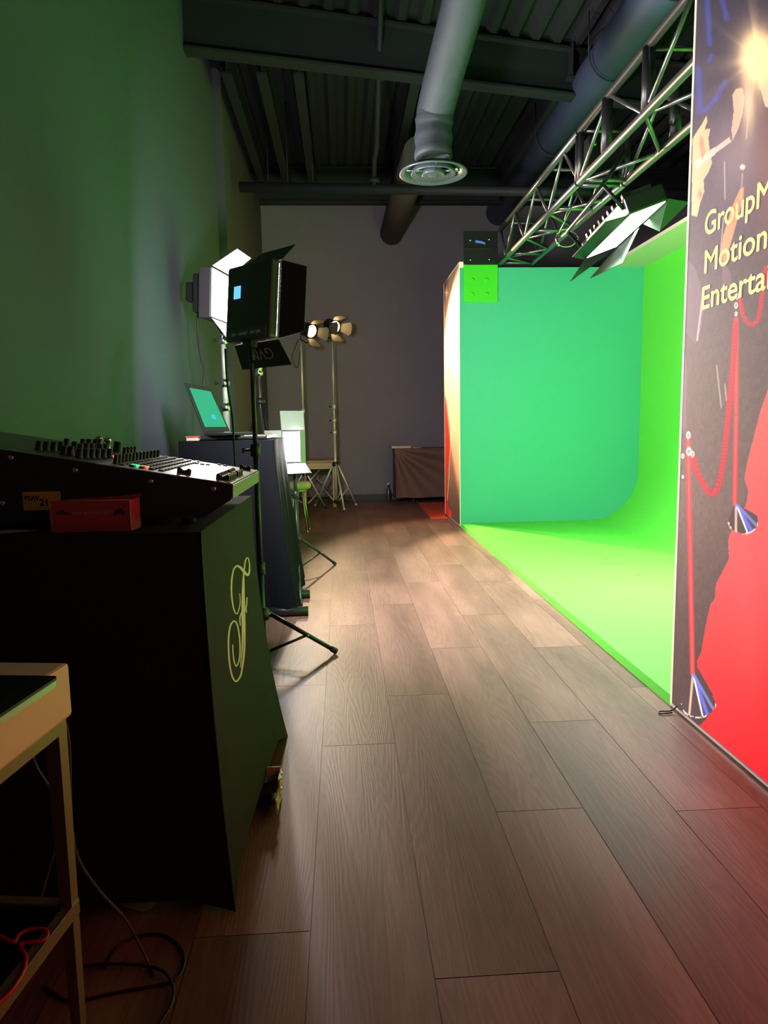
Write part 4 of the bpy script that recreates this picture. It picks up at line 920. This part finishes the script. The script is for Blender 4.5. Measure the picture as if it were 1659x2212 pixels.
m = MB(); m.tube([V(xr-.40, fy+.3, tz-.11), V(xr-.08, fy+.3, .18)], .009, 8); m.build('brace', STEEL, t)
for z in (.22, .15):
    m = MB(); m.tube([V(xl+.04, fy+.03, z), V(xr-.04, fy+.03, z)], .011, 8); m.build('stretcher', mat('dark_wood', (.16, .12, .09), .5), t)
# ---- stool
sc_ = V(-.50, 7.32, 0); t = thing('stool', 'round padded stool with thin splayed legs in front of the folding table', 'stool', tuple(sc_))
p = at(643, 1048, 7.32); sc_.x = p.x
m = MB(); m.lathe(V(p.x, 7.32, .45), [(0, 0), (.11, 0), (.135, .012), (.142, .04), (.135, .068), (.11, .082), (0, .086)], n=28); m.build('seat', mat('cream_vinyl_seat', (.60, .52, .34), .4), t)
m = MB(); m.lathe(V(p.x, 7.32, .43), [(0, 0), (.10, 0), (.10, .02), (0, .02)], n=20); m.build('seat_plate', STEEL, t)
for a in (.35, 1.92, 3.49, 5.06):
    d = V(math.cos(a-1.2), math.sin(a-1.2), 0); m = MB(); m.tube([V(p.x, 7.32, .43)+d*.07, V(p.x, 7.32, .01)+d*.14], .009, 8); l_ = m.build('leg', STEEL, t)
    m = MB(); m.lathe(V(p.x, 7.32, 0)+d*.141, [(0, 0), (.013, 0), (.011, .025), (0, .025)], n=10); m.build('foot', CHR, l_)
# ---- brown draped table by far wall
x0 = at(850, 965, 9.85).x; zt = .775; x1 = 2.3
t = thing('draped_table', 'long low table under a wrinkled brown cloth against the far wall', 'table', (x0+.6, 10.0, 0))
def bf(u, v):
    x = x0+.02+(x1-x0-.02)*u; z = zt-v*(zt-.075)
    dx = u*(x1-x0); dz_ = v*zt; an = math.atan2(dz_, dx+.02); rr = math.hypot(dx, dz_)
    return V(x-.03*(1-u)*0, 9.85-.05*v-.07*min(1, rr*2.2)*math.sin(an*12.5)*math.exp(-rr*.7), z)
BR = mat('brown_cloth', (.20, .115, .09), .85, noise=.1, nscale=40)
m = MB(); m.grid(bf, 90, 40); m.add([bf(k/20, 0) for k in range(21)]+[V(x0+.02, 10.27, zt), V(x1, 10.27, zt)][::-1], [tuple(range(23))]); m.grid(lambda u, v: V(x0+.02-.01*v, 9.85-.05*v+(10.27-9.85+.05*v)*u, zt-v*(zt-.075)), 12, 8); m.build('tablecloth', BR, t)
for x in (x0+.28, x1-.2):
    m = MB(); m.tube([V(x, 9.9, 0), V(x, 9.9, .74)], .012, 8); m.build('leg', STEEL, t)
    m = MB(); m.tube([V(x, 10.2, 0), V(x, 10.2, .74)], .012, 8); m.build('leg', STEEL, t)
a = at(845, 960, 9.9); b = at(887, 966, 9.9)
m = MB(); m.box((a.x, 9.84, zt+.002), (b.x, 10.1, zt+.035)); single('book', m, mat('cream_cover', (.66, .55, .36), .6), 'flat cream covered book on the left end of the brown draped table', 'book', bevel=.002)
m = MB(); a = at(890, 966, 9.9); b = at(908, 966, 9.9); m.box((a.x, 9.84, zt+.002), (b.x, 10.0, zt+.010)); single('paper_sheet', m, mat('pale_sheet', (.55, .48, .4), .7), 'thin pale leaflet right of the book on the brown draped table', 'paper')
p = at(839, 1072, 10.1)
t = thing('bottle', 'small dark bottle with pale cap standing on the floor left of the brown table', 'bottle', (p.x, 10.1, 0))
m = MB(); m.lathe(V(p.x, 10.1, 0), [(0, 0), (.03, 0), (.032, .02), (.032, .17), (.012, .21), (.012, .24), (0, .24)], n=16); m.build('body', mat('smoked_bottle', (.06, .07, .08), .2), t)
m = MB(); m.lathe(V(p.x, 10.1, .24), [(0, 0), (.014, 0), (.014, .03), (0, .03)], n=12); m.build('cap', WHT, t)
# ---- orange red mat
A = [G(903, 1087), G(931, 1120), V(3.0, G(931, 1120).y, 0), V(3.0, G(903, 1087).y, 0)]
A = [G(903, 1087), G(931, 1121.5), V(XF+.3, G(931, 1121).y-.0, 0), V(XF+.3, G(903, 1087).y, 0)]
A[2].y = 8.47; A[1].y = max(A[1].y, 8.05)
m = MB(); m.prism([A[0], A[1], V(XF-.03, A[1].y, 0), V(XF-.03, 8.47, 0), V(XF+.5, 8.47, 0), V(XF+.5, A[0].y, 0)], (0, 0, .008))
single('carpet', m, mat('orange_red_carpet', (.80, .09, .035), .9, noise=.08, nscale=60, bump=.3, bscale=300), 'orange red carpet mat on the floor behind the far printed panel', 'carpet')
